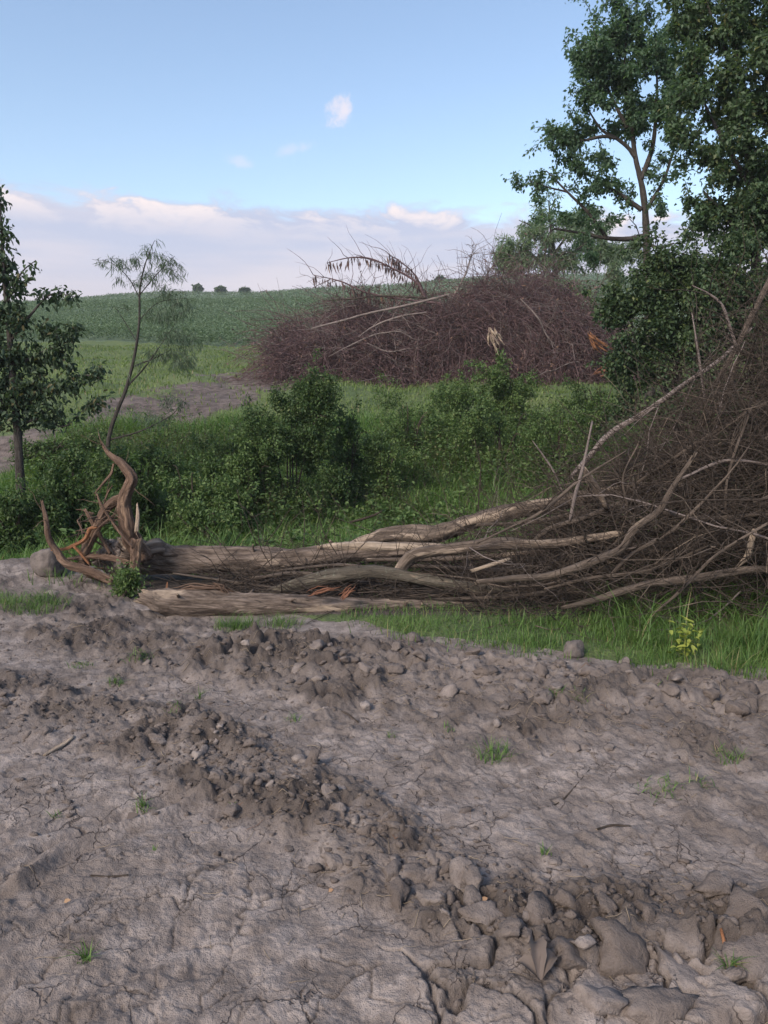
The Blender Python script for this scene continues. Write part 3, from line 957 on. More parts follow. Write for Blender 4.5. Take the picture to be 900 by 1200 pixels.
# the uprooted tree: trunk, every root a part, earth still held between them
up = tag(empty('uprooted_tree', (*P(165, 690, 5.75)[:2], 0.0)), 'uprooted tree lying on its side, twisted brown roots upright at the left', 'fallen tree')
trunk_pts = pxl([(150, 640, .10), (168, 650, .135), (195, 655, .118), (250, 657, .108), (310, 656, .100), (345, 655, .092), (400, 649, .075), (470, 645, .066), (530, 647, .058)], 6.1)
for k in range(2):
    trunk_pts[k][1] -= 0.2 - 0.12 * k
link('trunk', limb_mesh('trunk', trunk_pts, M_BARK, 40, 130, 0.08, M_WOOD, 0.05, 3, 0.035), up)
peel = pxl([(372, 641, .012), (400, 640, .036), (440, 641, .036), (480, 641, .028), (520, 643, .01)], 6.06)
link('bare_wood_patch', limb_mesh('bare_wood_patch', peel, M_WOOD, 12, 40, 0.18, None, 0, 6), up)
roots = [
    ([(166, 652, .085, 5.9), (158, 636, .062, 5.85), (151, 621, .053), (147, 591, .043), (151, 572, .038), (153, 559, .034), (141, 545, .027), (127, 532, .018), (119, 519, .006)], M_ROOT),
    ([(147, 582, .03), (134, 588, .032), (124, 597, .034), (114, 614, .036), (105, 630, .034), (100, 648, .03)], M_ROOT),
    ([(132, 681, .03), (103, 669, .028), (78, 661, .026), (67, 649, .022), (58, 630, .019), (53, 608, .016), (49, 588, .008)], M_ROOT),
    ([(62, 644, .008), (75, 643, .011), (88, 641, .012), (99, 633, .014), (106, 621, .014), (113, 618, .010)], M_ORANGE),
    ([(100, 598, .008), (104, 605, .013), (110, 615, .014), (119, 630, .013), (129, 648, .01)], M_ROOT),
    ([(114, 580, .006), (120, 592, .008), (129, 609, .009), (143, 629, .009), (155, 641, .008)], M_ROOT),
    ([(160, 632, .04), (158, 648, .036), (158, 663, .034), (162, 680, .034), (168, 700, .03), (172, 712, .018)], M_ROOT),
    ([(110, 625, .02), (102, 640, .025), (98, 655, .028), (103, 670, .03), (118, 677, .028), (132, 684, .02)], M_ROOT),
    ([(161, 592, .006), (162, 605, .012), (160, 622, .014)], M_WOOD),
    ([(133, 545, .006), (129, 554, .008), (122, 566, .008), (112, 577, .004)], M_ROOT),
    ([(131, 570, .004), (127, 580, .006), (122, 590, .004)], M_ROOT),
    ([(88, 642, .008), (95, 648, .01), (104, 660, .008)], M_ORANGE),
    ([(138, 600, .006), (126, 610, .01), (114, 622, .01), (104, 640, .006)], M_ROOT),
    ([(150, 660, .02), (130, 655, .022), (105, 652, .018), (80, 655, .01)], M_ROOT),
    ([(172, 648, .06, 5.95), (182, 640, .05, 5.95), (190, 645, .05, 6.0), (215, 650, .03, 6.05)], M_BARK),
    ([(196, 683, .004, 5.4), (195, 692, .008, 5.3), (193, 705, .009, 5.2), (190, 712, .006, 5.2)], M_ORANGE)]
for k, (rows, mt) in enumerate(roots):
    pts = pxl([r if len(r) > 3 else (*r, 5.72 + 0.10 * math.sin(k * 2.1)) for r in rows])
    pts = [[*(np.array(p_[:3]) + (rng.normal(0, .006, 3) if 0 < i_ < len(pts) - 1 else 0)), p_[3]] for i_, p_ in enumerate(pts)]
    o = link('root', limb_mesh('root', pts, mt, 20, 60, 0.20, None, 0.02, 20 + k, 0.16), up)
    if mt is M_ORANGE:
        o['label'] = 'orange freshly torn root'
    pa, ra = side_twigs(pts, 5 if k < 8 else 2, 0.06, 0.28, 0.0035, out=1.0)
    v, f, bk = tubes(pa, ra, 4)
    tag(link('rootlets', mesh('rootlets', v, f, M_ROOT, True, {'bk': bk}), o), kind='stuff')
for k in range(26):
    a_ = P(rng.uniform(100, 158), rng.uniform(600, 672), 5.85)
    dr = np.array([rng.normal(-0.5, .5), rng.normal(-.2, .4), rng.normal(.45, .5)])
    p_ = wander(a_[None], dr[None], np.array([rng.uniform(.10, .32)]), 6, .28)[0]
    link('root', limb_mesh('root', np.column_stack([p_, np.linspace(1, .25, 6) * rng.uniform(.004, .011)]), (M_ROOT, M_ROOT, M_LIMB)[k % 3], 8, 14, .3, None, .01, 60 + k, .15), up)
c, f = lump(51, 5, 0.95, 0.55)
c = c * (1 + 0.10 * fbm(c[:, 0] * 6 + c[:, 2] * 4, c[:, 1] * 6 + c[:, 2] * 5, 3, 610))[:, None]
c = c * np.array([0.15, 0.14, 0.15]) + P(140, 652, 5.95)
link('root_soil', mesh('root_soil', c, [f], M_DARKSOIL), up)

# front log and its torn splinters
fl_pts = pxl([(172, 700, .05, 5.0), (190, 704, .078, 5.02), (240, 707, .085, 5.05), (300, 709, .082, 5.1), (345, 710, .08, 5.15), (395, 712, .066, 5.2), (450, 713, .062, 5.25), (520, 713, .056, 5.3), (570, 712, .05, 5.35), (615, 711, .04, 5.4)])
flog = tag(empty('log', fl_pts[3][:3]), 'long grey log lying nearest the mud, torn open at its left end', 'log')
link('bark', limb_mesh('bark', fl_pts, M_BARK, 36, 130, 0.11, M_WOOD, 0.08, 8, 0.05), flog)
for rows in ([(200, 694, .006), (225, 690, .016), (255, 690, .016), (277, 696, .006)], [(205, 699, .006), (235, 694, .014), (268, 688, .010)], [(250, 684, .004), (262, 690, .016), (270, 700, .008)],
             [(362, 697, .006), (378, 692, .02), (398, 689, .01)], [(398, 702, .008), (406, 694, .024), (414, 687, .008)], [(205, 705, .02), (185, 699, .018), (172, 694, .008)]):
    base_ = np.asarray(pxl(rows, 5.06))
    vs = []
    for q_ in range(9):
        p_ = spline(base_, 8)[:, :3] + rng.normal(0, .010, 3) + rng.normal(0, .005, (8, 3))
        p_ = p_[rng.integers(0, 2):rng.integers(6, 9)]
        p_ = spline(p_, 8)
        v, f, bk = tubes(p_[None], (np.sin(np.linspace(.25, 3.0, 8)) * rng.uniform(.003, .009))[None], 5, False)
        vs.append((v, f, bk))
    v, f = join_geo([(a_, b_) for a_, b_, _ in vs])
    link('splinter', mesh('splinter', v, f, M_RUST if rows[0][0] > 350 else M_ROOT, False, {'bk': np.vstack([c_ for _, _, c_ in vs])}), flog)

branch('log', [(405, 646, .06, 6.6), (430, 636, .07, 6.6), (462, 628, .078, 6.6), (512, 625, .075, 6.6), (549, 612, .07, 6.6), (584, 602, .068, 6.6), (647, 591, .062, 6.55), (691, 582, .058, 6.5), (760, 572, .05, 6.5)], 6.6,
       'crooked grey log rising to the right behind the other logs, split pale in the middle', M_PALE, 'log', sides=20, rough=0.14, twigs=12, jag=0.05)
branch('branch', [(296, 700, .012), (318, 694, .035), (345, 686, .045), (389, 676, .050), (442, 670, .050), (487, 678, .046), (540, 687, .042), (584, 693, .04), (611, 704, .028)], 5.45,
       'mottled lichen-spotted limb curving low between the two longest logs', M_LICH, 'branch', sides=16, rough=0.12, twigs=14)
branch('branch', [(458, 684, .015, 5.5), (466, 672, .042, 5.5), (475, 659, .042), (489, 649, .043), (540, 642, .042), (589, 637, .04), (638, 638, .036), (680, 633, .035), (730, 625, .02)], 5.5,
       'forked limb bending up from the mottled branch, its bark stripped pale', M_PALE, 'branch', sides=16, rough=0.12, twigs=12)

def stubs(pts, n, parent, mat, lo=.03, hi=.11, r=.016):
    """snapped side branches left on a log"""
    q_ = spline(np.asarray(pts, float), 60)
    for k_ in rng.integers(4, 56, n):
        tv = q_[k_ + 1, :3] - q_[k_ - 1, :3]
        tv /= np.linalg.norm(tv)
        dv = unit(1)[0] + np.array([0, -.5, .6])
        dv = dv - tv * (dv @ tv) * .6
        dv /= np.linalg.norm(dv)
        L_ = q_[k_, 3] * .7 + rng.uniform(lo, hi)
        rr_ = rng.uniform(.4, 1.0) * r
        row = [[*(q_[k_, :3] + dv * L_ * u_ + rng.normal(0, .004, 3)), rr_ * (1.5 - .7 * u_)] for u_ in (0, .45, .75, 1)]
        link('branch_stub', limb_mesh('branch_stub', row, mat, 9, 10, .2, M_WOOD, .018, int(k_) + 400), parent)


stubs(trunk_pts, 9, up, M_BARK)
stubs(fl_pts, 8, flog, M_BARK)

# limbs of the near brush heap that one can point at
near_limbs = [
    ([(668, 560, .02), (690, 536, .028), (715, 508, .028), (758, 482, .025), (801, 451, .022), (844, 421, .018), (880, 385, .012)], 7.4, 'long straight grey limb slanting up along the back of the near brush heap', M_GREY, 8),
    ([(800, 530, .022), (822, 498, .024), (851, 463, .023), (862, 428, .02), (866, 422, .008)], 6.6, 'stout limb ending in a pale torn tip high in the near brush heap', M_LIMB, 10),
    ([(838, 450, .018), (862, 409, .024), (883, 366, .026), (902, 328, .025), (930, 270, .02)], 6.9, 'thickest dead limb climbing out of the photo at the right edge', M_LIMB, 14),
    ([(864, 408, .014), (856, 385, .013), (847, 359, .011), (832, 345, .008), (812, 335, .004)], 6.7, 'bare forked twig twisting up before the dark green tree', M_GREY, 10),
    ([(829, 484, .012), (822, 440, .011), (817, 405, .009), (811, 368, .004)], 6.6, 'thin upright bare shoot standing above the brush heap', M_GREY, 10),
    ([(668, 610, .009), (674, 580, .012), (682, 552, .011), (694, 495, .006)], 5.4, 'straight pale stick standing nearly upright at the left side of the heap', M_GREY, 0),
    ([(684, 549, .014), (691, 560, .026), (700, 574, .027), (711, 596, .018)], 5.5, 'short broken branch with peeled pinkish bark beside the upright stick', M_PALE, 0),
    ([(560, 682, .016), (600, 678, .022), (647, 674, .026), (700, 656, .028), (729, 642, .028), (743, 620, .027), (772, 599, .024), (788, 572, .018), (815, 531, .010)], 4.95, 'long smooth limb sweeping from the logs up into the brush heap', M_LIMB, 16),
    ([(560, 636, .006), (600, 617, .009), (636, 599, .011), (679, 563, .010), (733, 529, .005)], 5.4, 'thin long stick leaning across the end of the logs', M_LIMB, 5),
    ([(600, 641, .014), (621, 638, .018), (643, 620, .02), (682, 608, .02), (729, 588, .014)], 5.7, 'bent branch hooking over the pale forked limb', M_LIMB, 8),
    ([(660, 712, .012), (697, 703, .022), (758, 685, .028), (815, 678, .030), (883, 667, .026), (930, 672, .018)], 4.85, 'long bare limb lying lowest along the foot of the brush heap', M_LIMB, 18),
    ([(772, 600, .016), (822, 608, .016), (900, 602, .012), (960, 600, .008)], 5.1, 'level branch running to the right edge in the middle of the heap', M_LIMB, 12),
    ([(625, 518, .004), (636, 533, .007), (648, 551, .007), (661, 580, .005)], 6.4, 'thin whitish stick stuck in the grass left of the heap', M_GREY, 3),
    ([(884, 622, .018), (880, 636, .022), (876, 652, .02), (864, 664, .008)], 4.9, 'short pale snapped piece hanging at the right of the heap', M_WOOD, 2),
    ([(553, 669, .012), (575, 662, .014), (596, 655, .012)], 5.3, 'short bare pale stick poking out between the logs', M_WOOD, 0),
    ([(700, 690, .008), (740, 650, .012), (790, 620, .012), (850, 560, .008), (880, 520, .004)], 5.0, 'slender branch crossing the heap from low left to upper right', M_LIMB, 14),
    ([(640, 690, .008), (690, 678, .012), (760, 668, .012), (830, 640, .008)], 4.95, 'slender branch nearly level just above the lowest limb', M_LIMB, 12),
    ([(765, 720, .006), (800, 690, .010), (840, 650, .010), (905, 610, .008)], 4.7, 'slender branch rising over the grass at the foot of the heap', M_LIMB, 10),
    ([(740, 570, .012), (785, 540, .015), (840, 505, .014), (905, 470, .01)], 5.9, 'sunlit grey branch slanting across the upper part of the heap', M_LIMB, 12),
    ([(296, 678, .014), (350, 672, .018), (420, 682, .018), (470, 692, .012)], 5.6, 'thin grey limb wedged in the gap behind the front log', M_LIMB, 8),
    ([(470, 662, .012), (540, 666, .018), (610, 668, .018), (690, 662, .012)], 5.75, 'thin limb lying level beneath the pale forked limb', M_LIMB, 8),
    ([(430, 656, .014), (520, 655, .02), (600, 650, .02), (672, 640, .014)], 5.95, 'straight pale limb running alongside the end of the main trunk', M_PALE, 6),
    ([(500, 703, .010), (580, 700, .016), (660, 694, .016), (720, 700, .010)], 5.3, 'dark limb lying behind the right end of the front log', M_LIMB, 8),
    ([(330, 668, .008), (400, 662, .012), (450, 670, .010), (520, 690, .008)], 5.65, 'bent stick crossing under the mottled limb', M_LIMB, 4),
    ([(560, 615, .012), (620, 612, .018), (690, 600, .018), (760, 596, .012)], 6.3, 'dull limb lying below the crooked back log', M_LIMB, 8),
    ([(205, 672, .006), (260, 680, .010), (330, 690, .008)], 5.55, 'thin stick slanting down behind the torn end of the front log', M_LIMB, 3),
    ([(862, 640, .006), (850, 590, .010), (858, 540, .010), (880, 480, .006)], 5.2, 'crooked upright branch near the right edge of the heap', M_LIMB, 14),
    ([(720, 640, .006), (735, 600, .009), (730, 560, .008), (748, 520, .004)], 5.5, 'crooked thin branch standing up in the middle of the heap', M_LIMB, 12),
    ([(800, 560, .008), (850, 540, .012), (905, 545, .010)], 5.3, 'greyish branch end poking right over the heap', M_GREY, 8),
]
for rows, d, label, mt, tw in near_limbs:
    if mt is None:
        continue
    branch('dead_branch', rows, d, label, mt, 'branch', 'dead branches of the near brush heap', sides=9, twigs=tw, tl=(0.2, 0.8), tr=0.005, jag=0.02)


# ------------------------------------------------------------------ near brush heap: crown of the felled trees
HEAP = np.array([P(a_, b_, 6.3) for a_, b_ in ((560, 668), (610, 640), (660, 605), (700, 568), (745, 525), (800, 475), (850, 425), (900, 372), (960, 345), (1060, 390), (1250, 560))])


def heap_top(x):
    """height of the near heap's outline over x"""
    return np.maximum(np.interp(x, HEAP[:, 0], HEAP[:, 2]) + 0.05, 0.08)


def heap_sample(n, pw=1.0):
    x = rng.uniform(0.6, 5.2, n * 3)
    keep = rng.random(n * 3) < heap_top(x) / 2.4 + 0.2
    x = x[keep][:n]
    y = np.clip(rng.normal(6.2, 0.75, len(x)), 4.95, 7.8)
    y = y + 0.12 * np.maximum(0, 1.6 - x)
    z = heap_top(x) * rng.random(len(x)) ** pw * np.clip(1.1 - np.abs(y - 6.3) / 2.6, 0.3, 1)
    return np.stack([x, y, z + base_h(x, y)], axis=1)


n = 170
st = heap_sample(n)
st[:, 1] -= 0.25
aim = np.stack([rng.normal(0.75, 0.35, n), rng.normal(-0.1, 0.3, n), rng.normal(0.42, 0.4, n)], axis=1) * np.where(rng.random((n, 1)) < 0.6, 1, -1)
pa = wander(st, aim, rng.uniform(0.7, 2.0, n), 9, 0.13)
pa[:, :, 2] = np.minimum(pa[:, :, 2], heap_top(pa[:, :, 0]) + 0.28 + 0.12 * rng.random((n, 1)))
pa[:, :, 2] = np.maximum(pa[:, :, 2], base_h(pa[:, :, 0], pa[:, :, 1]) + 0.03)
for k in range(n):
    r0 = rng.uniform(0.005, 0.009) if rng.random() < .78 else rng.uniform(.009, .015)
    v, f, bk = tubes(pa[k:k + 1], np.linspace(1, 0.3, 9)[None] * r0, 6, False)
    sp, sr = side_twigs(np.column_stack([pa[k], np.full(9, r0)]), 7, .12, .55, r0 * .38, out=.7)
    v2, f2, bk2 = tubes(sp, sr, 4)
    v, f = join_geo([(v, f), (v2, f2)])
    bk = np.vstack([bk, bk2])
    o = link('dead_branch', mesh('dead_branch', v, f, (M_LIMB, M_TWIG, M_GREY, M_TWIG)[k % 4], True, {'bk': bk}))
    mz = float(pa[k, :, 2].mean()) - float(base_h(pa[k, 4:5, 0], pa[k, 4:5, 1])[0])
    where = 'low in' if mz < 0.35 else 'midway up' if mz < 0.85 else 'high in'
    side = 'nearer the logs' if pa[k, :, 0].mean() < 2.0 else 'toward the right edge'
    tone = ('brown', 'dark', 'grey', 'dark')[k % 4]
    tag(o, 'slender bare %s branch tangled %s the near brush heap, %s' % (tone, where, side), 'branch', '%s branches tangled %s the near heap %s' % (tone, where, side))
n = 11000
st = heap_sample(n, 0.85)
n = len(st)
aim = np.stack([rng.normal(-0.5, 0.7, n), rng.normal(-0.1, 0.45, n), rng.normal(0.05, 0.5, n)], axis=1)
pa = wander(st, aim, rng.uniform(0.25, 1.0, n), 6, 0.33)
pa[:, :, 2] = np.maximum(pa[:, :, 2], base_h(pa[:, :, 0], pa[:, :, 1]) + 0.02)
ra = np.linspace(1, 0.35, 6)[None] * rng.uniform(0.0016, 0.0046, (n, 1))
v, f, bk = tubes(pa, ra, 4)
tag(link('tangled_twigs', mesh('tangled_twigs', v, f, M_TWIG, True, {'bk': bk})), 'mass of fine brown twigs filling the near brush heap', kind='stuff')
n = 1500
st = heap_sample(n, 0.7)
n = len(st)
st[:, 1] -= 0.35
aim = np.stack([rng.normal(-0.5, 0.7, n), rng.normal(-0.1, 0.3, n), rng.normal(0.1, 0.5, n)], axis=1)
pa = wander(st, aim, rng.uniform(0.25, 0.9, n), 6, 0.2)
pa[:, :, 2] = np.maximum(pa[:, :, 2], base_h(pa[:, :, 0], pa[:, :, 1]) + 0.02)
v, f, bk = tubes(pa, np.linspace(1, 0.35, 6)[None] * rng.uniform(0.002, 0.0045, (n, 1)), 4)
tag(link('tangled_twigs', mesh('tangled_twigs', v, f, M_LIMB, True, {'bk': bk})), 'paler dry twigs showing on the face of the near brush heap', kind='stuff')
# twigs lying over and between the logs
n = 1300
st = np.stack([rng.uniform(-1.4, 1.7, n), rng.uniform(5.25, 6.6, n), rng.uniform(0.0, 0.10, n)], axis=1)
aim = np.stack([rng.normal(0, 1.0, n), rng.normal(0, 0.3, n), rng.normal(0.05, 0.25, n)], axis=1)
pa = wander(st, aim, rng.uniform(0.15, 0.7, n), 6, 0.2)
pa[:, :, 2] = np.maximum(pa[:, :, 2], base_h(pa[:, :, 0], pa[:, :, 1]) + 0.01)
v, f, bk = tubes(pa, np.linspace(1, 0.4, 6)[None] * rng.uniform(0.002, 0.005, (n, 1)), 4)
tag(link('fallen_twigs', mesh('fallen_twigs', v, f, M_TWIG, True, {'bk': bk})), 'loose thin twigs caught between the logs', kind='stuff')
# upright bare shoots by the log
for rows, lb in (([(318, 664, .004), (305, 640, .004), (300, 610, .003), (280, 590, .002)], 'thin bare shoot leaning left in front of the main trunk'),
                 ([(395, 650, .004), (380, 625, .004), (372, 600, .003), (362, 580, .002)], 'thin dark shoot standing behind the main trunk'),
                 ([(330, 720, .004), (352, 690, .005), (372, 650, .004), (395, 600, .002)], 'long thin shoot leaning across the front log'),
                 ([(410, 612, .01), (425, 608, .013), (440, 603, .012), (448, 598, .004)], 'small broken brown stick lying in the ditch grass behind the logs'),
                 ([(560, 600, .006), (562, 570, .006), (563, 545, .005), (556, 515, .003)], 'bent dead stem standing in the ditch grass')):
    branch('dead_shoot', rows, 5.9 if rows[0][1] > 640 else 6.9, lb, M_TWIG, 'shoot', sides=5, twigs=5, tl=(0.08, 0.25), tr=0.0022)


# ------------------------------------------------------------------ trees and shrubs
def ell(blobs, n):
    """points inside a list of (centre, radii) weighted by volume, denser near the skin"""
    vol = np.array([b[1][0] * b[1][1] * b[1][2] * (b[2] if len(b) > 2 else 1.0) for b in blobs])
    k = rng.choice(len(blobs), n, p=vol / vol.sum())
    c = np.array([b[0] for b in blobs])[k]
    r = np.array([b[1] for b in blobs])[k]
    return c + unit(n) * (rng.random((n, 1)) ** 0.42) * r


def plant(name, label, cat, trunk, limbs, blobs, n_tw, n_leaf, llen, lwid, lmat, wmat, group=None, base=None, twr=0.006, spread=0.12, droop=0.5, fine=False, fold=0.25, along_=0.75, hang=0.0, shoots=0.0, parts=('trunk', 'branch', 'crown')):
    """trunk/limbs: world rows (x,y,z,r); blobs: world ellipsoids filled with twigs that hang on the nearest limb"""
    t0 = np.asarray(trunk[0], float)
    root = tag(empty(name, t0[:3] if base is None else base), label, cat, group)
    link(parts[0], limb_mesh(parts[0], trunk, wmat, 12, None, 0.08), root)
    nodes = [spline(np.asarray(trunk, float), 40)[:, :3]]
    for lb in limbs:
        link(parts[1], limb_mesh(parts[1], lb, wmat, 8, None, 0.08), root)
        nodes.append(spline(np.asarray(lb, float), 24)[:, :3])
    nodes = np.vstack(nodes)
    ends = ell(blobs, n_tw)
    if shoots:
        mid = np.mean([b[0] for b in blobs], axis=0)
        far = rng.random(n_tw) < shoots
        ends[far] = mid + (ends[far] - mid) * rng.uniform(1.1, 1.4, (far.sum(), 1)) + np.array([0, 0, 0.06])
    dist = np.array([np.min(np.sum((nodes - e) ** 2, axis=1)) for e in ends])
    paths = np.zeros((n_tw, 5, 3))
    buf = np.zeros((len(nodes) + n_tw * 3, 3))
    buf[:len(nodes)] = nodes
    m = len(nodes)
    for o, k in enumerate(np.argsort(dist)):
        e = ends[k]
        b = buf[:m]
        a = b[np.argmin(np.sum((b - e) ** 2, axis=1) + 0.6 * np.maximum(0, b[:, 2] - e[2]) ** 2)]
        t = np.linspace(0, 1, 5)[:, None]
        p = a + (e - a) * t + np.array([0, 0, 1.0]) * (t * (1 - t)) * 0.35 * np.linalg.norm(e - a)
        p[1:4] += rng.normal(0, 0.04, (3, 3)) * np.linalg.norm(e - a)
        paths[o] = p
        buf[m:m + 3] = p[2:5]
        m += 3
    rad = np.linspace(1, 0.35, 5)[None] * (twr * (0.7 + 1.2 * np.clip(np.linalg.norm(paths[:, -1] - paths[:, 0], axis=1), 0, 1.5)))[:, None]
    v, f, bk = tubes(paths, rad, 4)
    tag(link('twigs', mesh('twigs', v, f, wmat, True, {'bk': bk}), root), kind='stuff')
    k = rng.integers(0, n_tw, n_leaf)
    tt = (1 - along_ * rng.random(n_leaf)) * 4
    i0 = np.minimum(tt.astype(int), 3)
    fr = (tt - i0)[:, None]
    pos = paths[k, i0] * (1 - fr) + paths[k, i0 + 1] * fr + unit(n_leaf) * (spread * rng.random((n_leaf, 1)))
    tdir = paths[k, 4] - paths[k, 0]
    tdir /= np.maximum(np.linalg.norm(tdir, axis=1, keepdims=True), 1e-6)
    ax = tdir * 0.5 + unit(n_leaf) * 0.8 + np.array([0, 0, -droop])
    nr_ = unit(n_leaf) * 0.7 + np.array([0, 0, 0.8])
    sc = rng.uniform(0.6, 1.25, n_leaf)
    v, f = leaf_geo(pos, ax, nr_, llen * sc, lwid * sc, fine, fold)
    tag(link(parts[2], mesh(parts[2], v, f, lmat, True), root), kind='stuff')
    return root


def clumps(blobs, m, fr=0.4):
    """break smooth ellipsoids into uneven clumps with gaps between"""
    out = []
    for b in blobs:
        for _ in range(m):
            u_ = unit(1)[0] * rng.uniform(0.35, 1.05)
            out.append((b[0] + u_ * b[1], b[1] * fr * rng.uniform(0.5, 1.25), (b[2] if len(b) > 2 else 1.0)))
    return out


def pb(rows, d, depth=None, m=0, fr=0.4):
    """photo ellipses (px, py, rx, ry[, weight[, dd]]) -> world ellipsoids at distance d"""
    out = []
    for r in rows:
        dd = d + (r[5] if len(r) > 5 else 0)
        s = dd / F
        rx, ry = r[2] * s, r[3] * s
        out.append((P(r[0], r[1], dd), np.array([rx, depth if depth else 0.8 * (rx + ry) / 2, ry]), r[4] if len(r) > 4 else 1.0))
    return clumps(out, m, fr) if m else out


def on_ground(rows):
    """drop the first row of a trunk onto the ground"""
    r = list(rows)
    x, y = r[0][0], r[0][1]
    r[0] = [x, y, hgt(x, y) - 0.05, r[0][3]]
    return r


D = 15.0
plant('maple_tree', 'slender tree with open crown and bare grey trunk showing sky through its leaves', 'tree',
      on_ground(pxl([(765, 440, .10), (760, 350, .085), (758, 295, .07), (756, 247, .06), (751, 211, .048), (745, 185, .042), (738, 132, .032), (732, 75, .018), (737, 18, .012)], D)),
      [pxl([(756, 247, .042), (766, 232, .033), (782, 200, .025), (795, 150, .02), (800, 100, .012)], D), pxl([(758, 276, .05), (735, 280, .045), (711, 279, .036), (680, 273, .025), (650, 268, .02)], D),
       pxl([(752, 246, .05), (738, 236, .04), (726, 227, .03), (700, 212, .012)], D), pxl([(745, 185, .045), (735, 172, .035), (722, 162, .03), (705, 152, .022), (690, 130, .015)], D),
       pxl([(722, 162, .03), (705, 160, .03), (680, 165, .02), (655, 160, .01)], D), pxl([(711, 279, .035), (690, 250, .028), (665, 225, .022), (640, 200, .01)], D),
       pxl([(665, 225, .02), (645, 220, .015), (620, 212, .008)], D), pxl([(751, 211, .05), (765, 170, .04), (770, 110, .025), (768, 60, .01)], D),
       pxl([(735, 150, .04), (715, 110, .025), (700, 70, .01)], D), pxl([(758, 284, .04), (770, 290, .03), (790, 285, .012)], D)],
      pb([(722, 12, 14, 24), (752, 18, 14, 24), (783, 70, 18, 34), (800, 120, 20, 40), (690, 100, 16, 24), (715, 60, 22, 30), (735, 35, 22, 34, 1.3), (705, 40, 16, 30), (765, 50, 22, 34), (715, 85, 40, 35), (765, 100, 38, 42), (690, 70, 18, 30, .8), (700, 130, 32, 26), (745, 140, 38, 25), (785, 150, 28, 36), (668, 145, 22, 26), (650, 165, 18, 22),
          (700, 190, 24, 18), (670, 192, 22, 16), (640, 205, 16, 18), (617, 212, 17, 10), (720, 215, 28, 16), (690, 222, 20, 14), (655, 250, 30, 13, .55), (705, 262, 34, 16), (678, 277, 24, 10, .4), (735, 230, 14, 14), (772, 205, 24, 22),
          (770, 240, 14, 18), (630, 235, 16, 12, .6), (700, 295, 28, 14, .7)], D, None, 9, .30),
      2000, 33000, .078, .045, M_MAPLE, M_TRUNK, twr=.008, spread=.13, droop=.6, shoots=.12)
D = 11.5
plant('tree', 'tall dense dark tree filling the upper right corner', 'tree',
      on_ground(pxl([(905, 560, .10), (895, 450, .085), (885, 300, .065), (875, 150, .05), (862, 40, .03), (858, -60, .02)], D)),
      [pxl([(885, 300, .05), (855, 260, .035), (825, 225, .015)], D), pxl([(880, 220, .045), (850, 170, .03), (820, 110, .012)], D), pxl([(885, 280, .05), (930, 220, .035), (950, 160, .015)], D),
       pxl([(874, 150, .06), (900, 90, .04), (915, 20, .02)], D), pxl([(866, 90, .05), (840, 40, .03), (825, -10, .01)], D), pxl([(890, 380, .07), (850, 350, .05), (815, 320, .02)], D)],
      pb([(800, 20, 22, 34), (798, 90, 20, 46), (795, 170, 20, 40, .7), (850, 25, 40, 40), (885, 10, 40, 45), (825, 35, 24, 30), (865, 90, 45, 45), (915, 80, 40, 60), (820, 100, 26, 40, .7), (850, 165, 45, 45), (900, 170, 45, 55), (815, 175, 20, 30, .6), (845, 235, 45, 40), (900, 260, 50, 55),
          (815, 265, 28, 32), (860, 310, 48, 45), (915, 350, 40, 60), (880, -50, 60, 50), (960, 200, 40, 120), (960, 20, 40, 90)], D, None, 13, .33),
      2900, 98000, .072, .043, M_DENSE2, M_TRUNK, twr=.008, spread=.15, droop=.5, shoots=.06)
D = 10.3
plant('tree', 'bushy dark green tree standing low between the slender tree and the near brush heap', 'tree',
      on_ground(pxl([(800, 540, .09), (795, 470, .08), (790, 400, .06), (785, 340, .03)], D)),
      [pxl([(797, 490, .05), (765, 430, .035), (740, 380, .015)], D), pxl([(797, 480, .05), (830, 420, .035), (860, 370, .015)], D), pxl([(790, 420, .04), (770, 360, .025), (755, 310, .01)], D)],
      pb([(762, 310, 36, 32), (735, 345, 24, 26), (800, 320, 40, 38), (755, 365, 42, 38), (815, 380, 50, 50), (740, 410, 30, 34), (775, 430, 40, 40), (860, 355, 45, 48), (880, 420, 40, 40), (830, 450, 45, 40), (735, 450, 24, 22), (910, 390, 30, 60), (770, 480, 45, 30), (850, 300, 30, 30)], D, None, 11, .36),
      2300, 72000, .058, .035, M_DENSE, M_TRUNK, twr=.006, spread=.13, droop=.4, shoots=.1)
D = 30.0
plant('locust_tree', 'pale feathery tree rising behind the far brush pile', 'tree',
      on_ground(pxl([(655, 420, .16), (652, 360, .14), (650, 310, .1), (646, 270, .06), (643, 235, .02)], D)),
      [pxl([(651, 330, .07), (625, 300, .05), (600, 285, .02)], D), pxl([(650, 315, .06), (680, 290, .04), (705, 275, .02)], D), pxl([(648, 290, .05), (622, 265, .03), (608, 258, .012)], D), pxl([(648, 300, .05), (668, 270, .03), (680, 250, .012)], D)],
      pb([(643, 245, 18, 14), (625, 262, 24, 12), (665, 258, 28, 12), (608, 285, 20, 12), (640, 282, 28, 12), (680, 280, 30, 14), (605, 310, 18, 14), (635, 308, 28, 14), (670, 308, 34, 16), (710, 300, 28, 24), (650, 330, 50, 20), (735, 320, 24, 30), (600, 300, 16, 30), (690, 262, 26, 12)], D, None, 5, .45),
      900, 30000, .2, .045, M_LOCUST, M_TRUNK, twr=.015, spread=.25, droop=.3)
D = 8.6
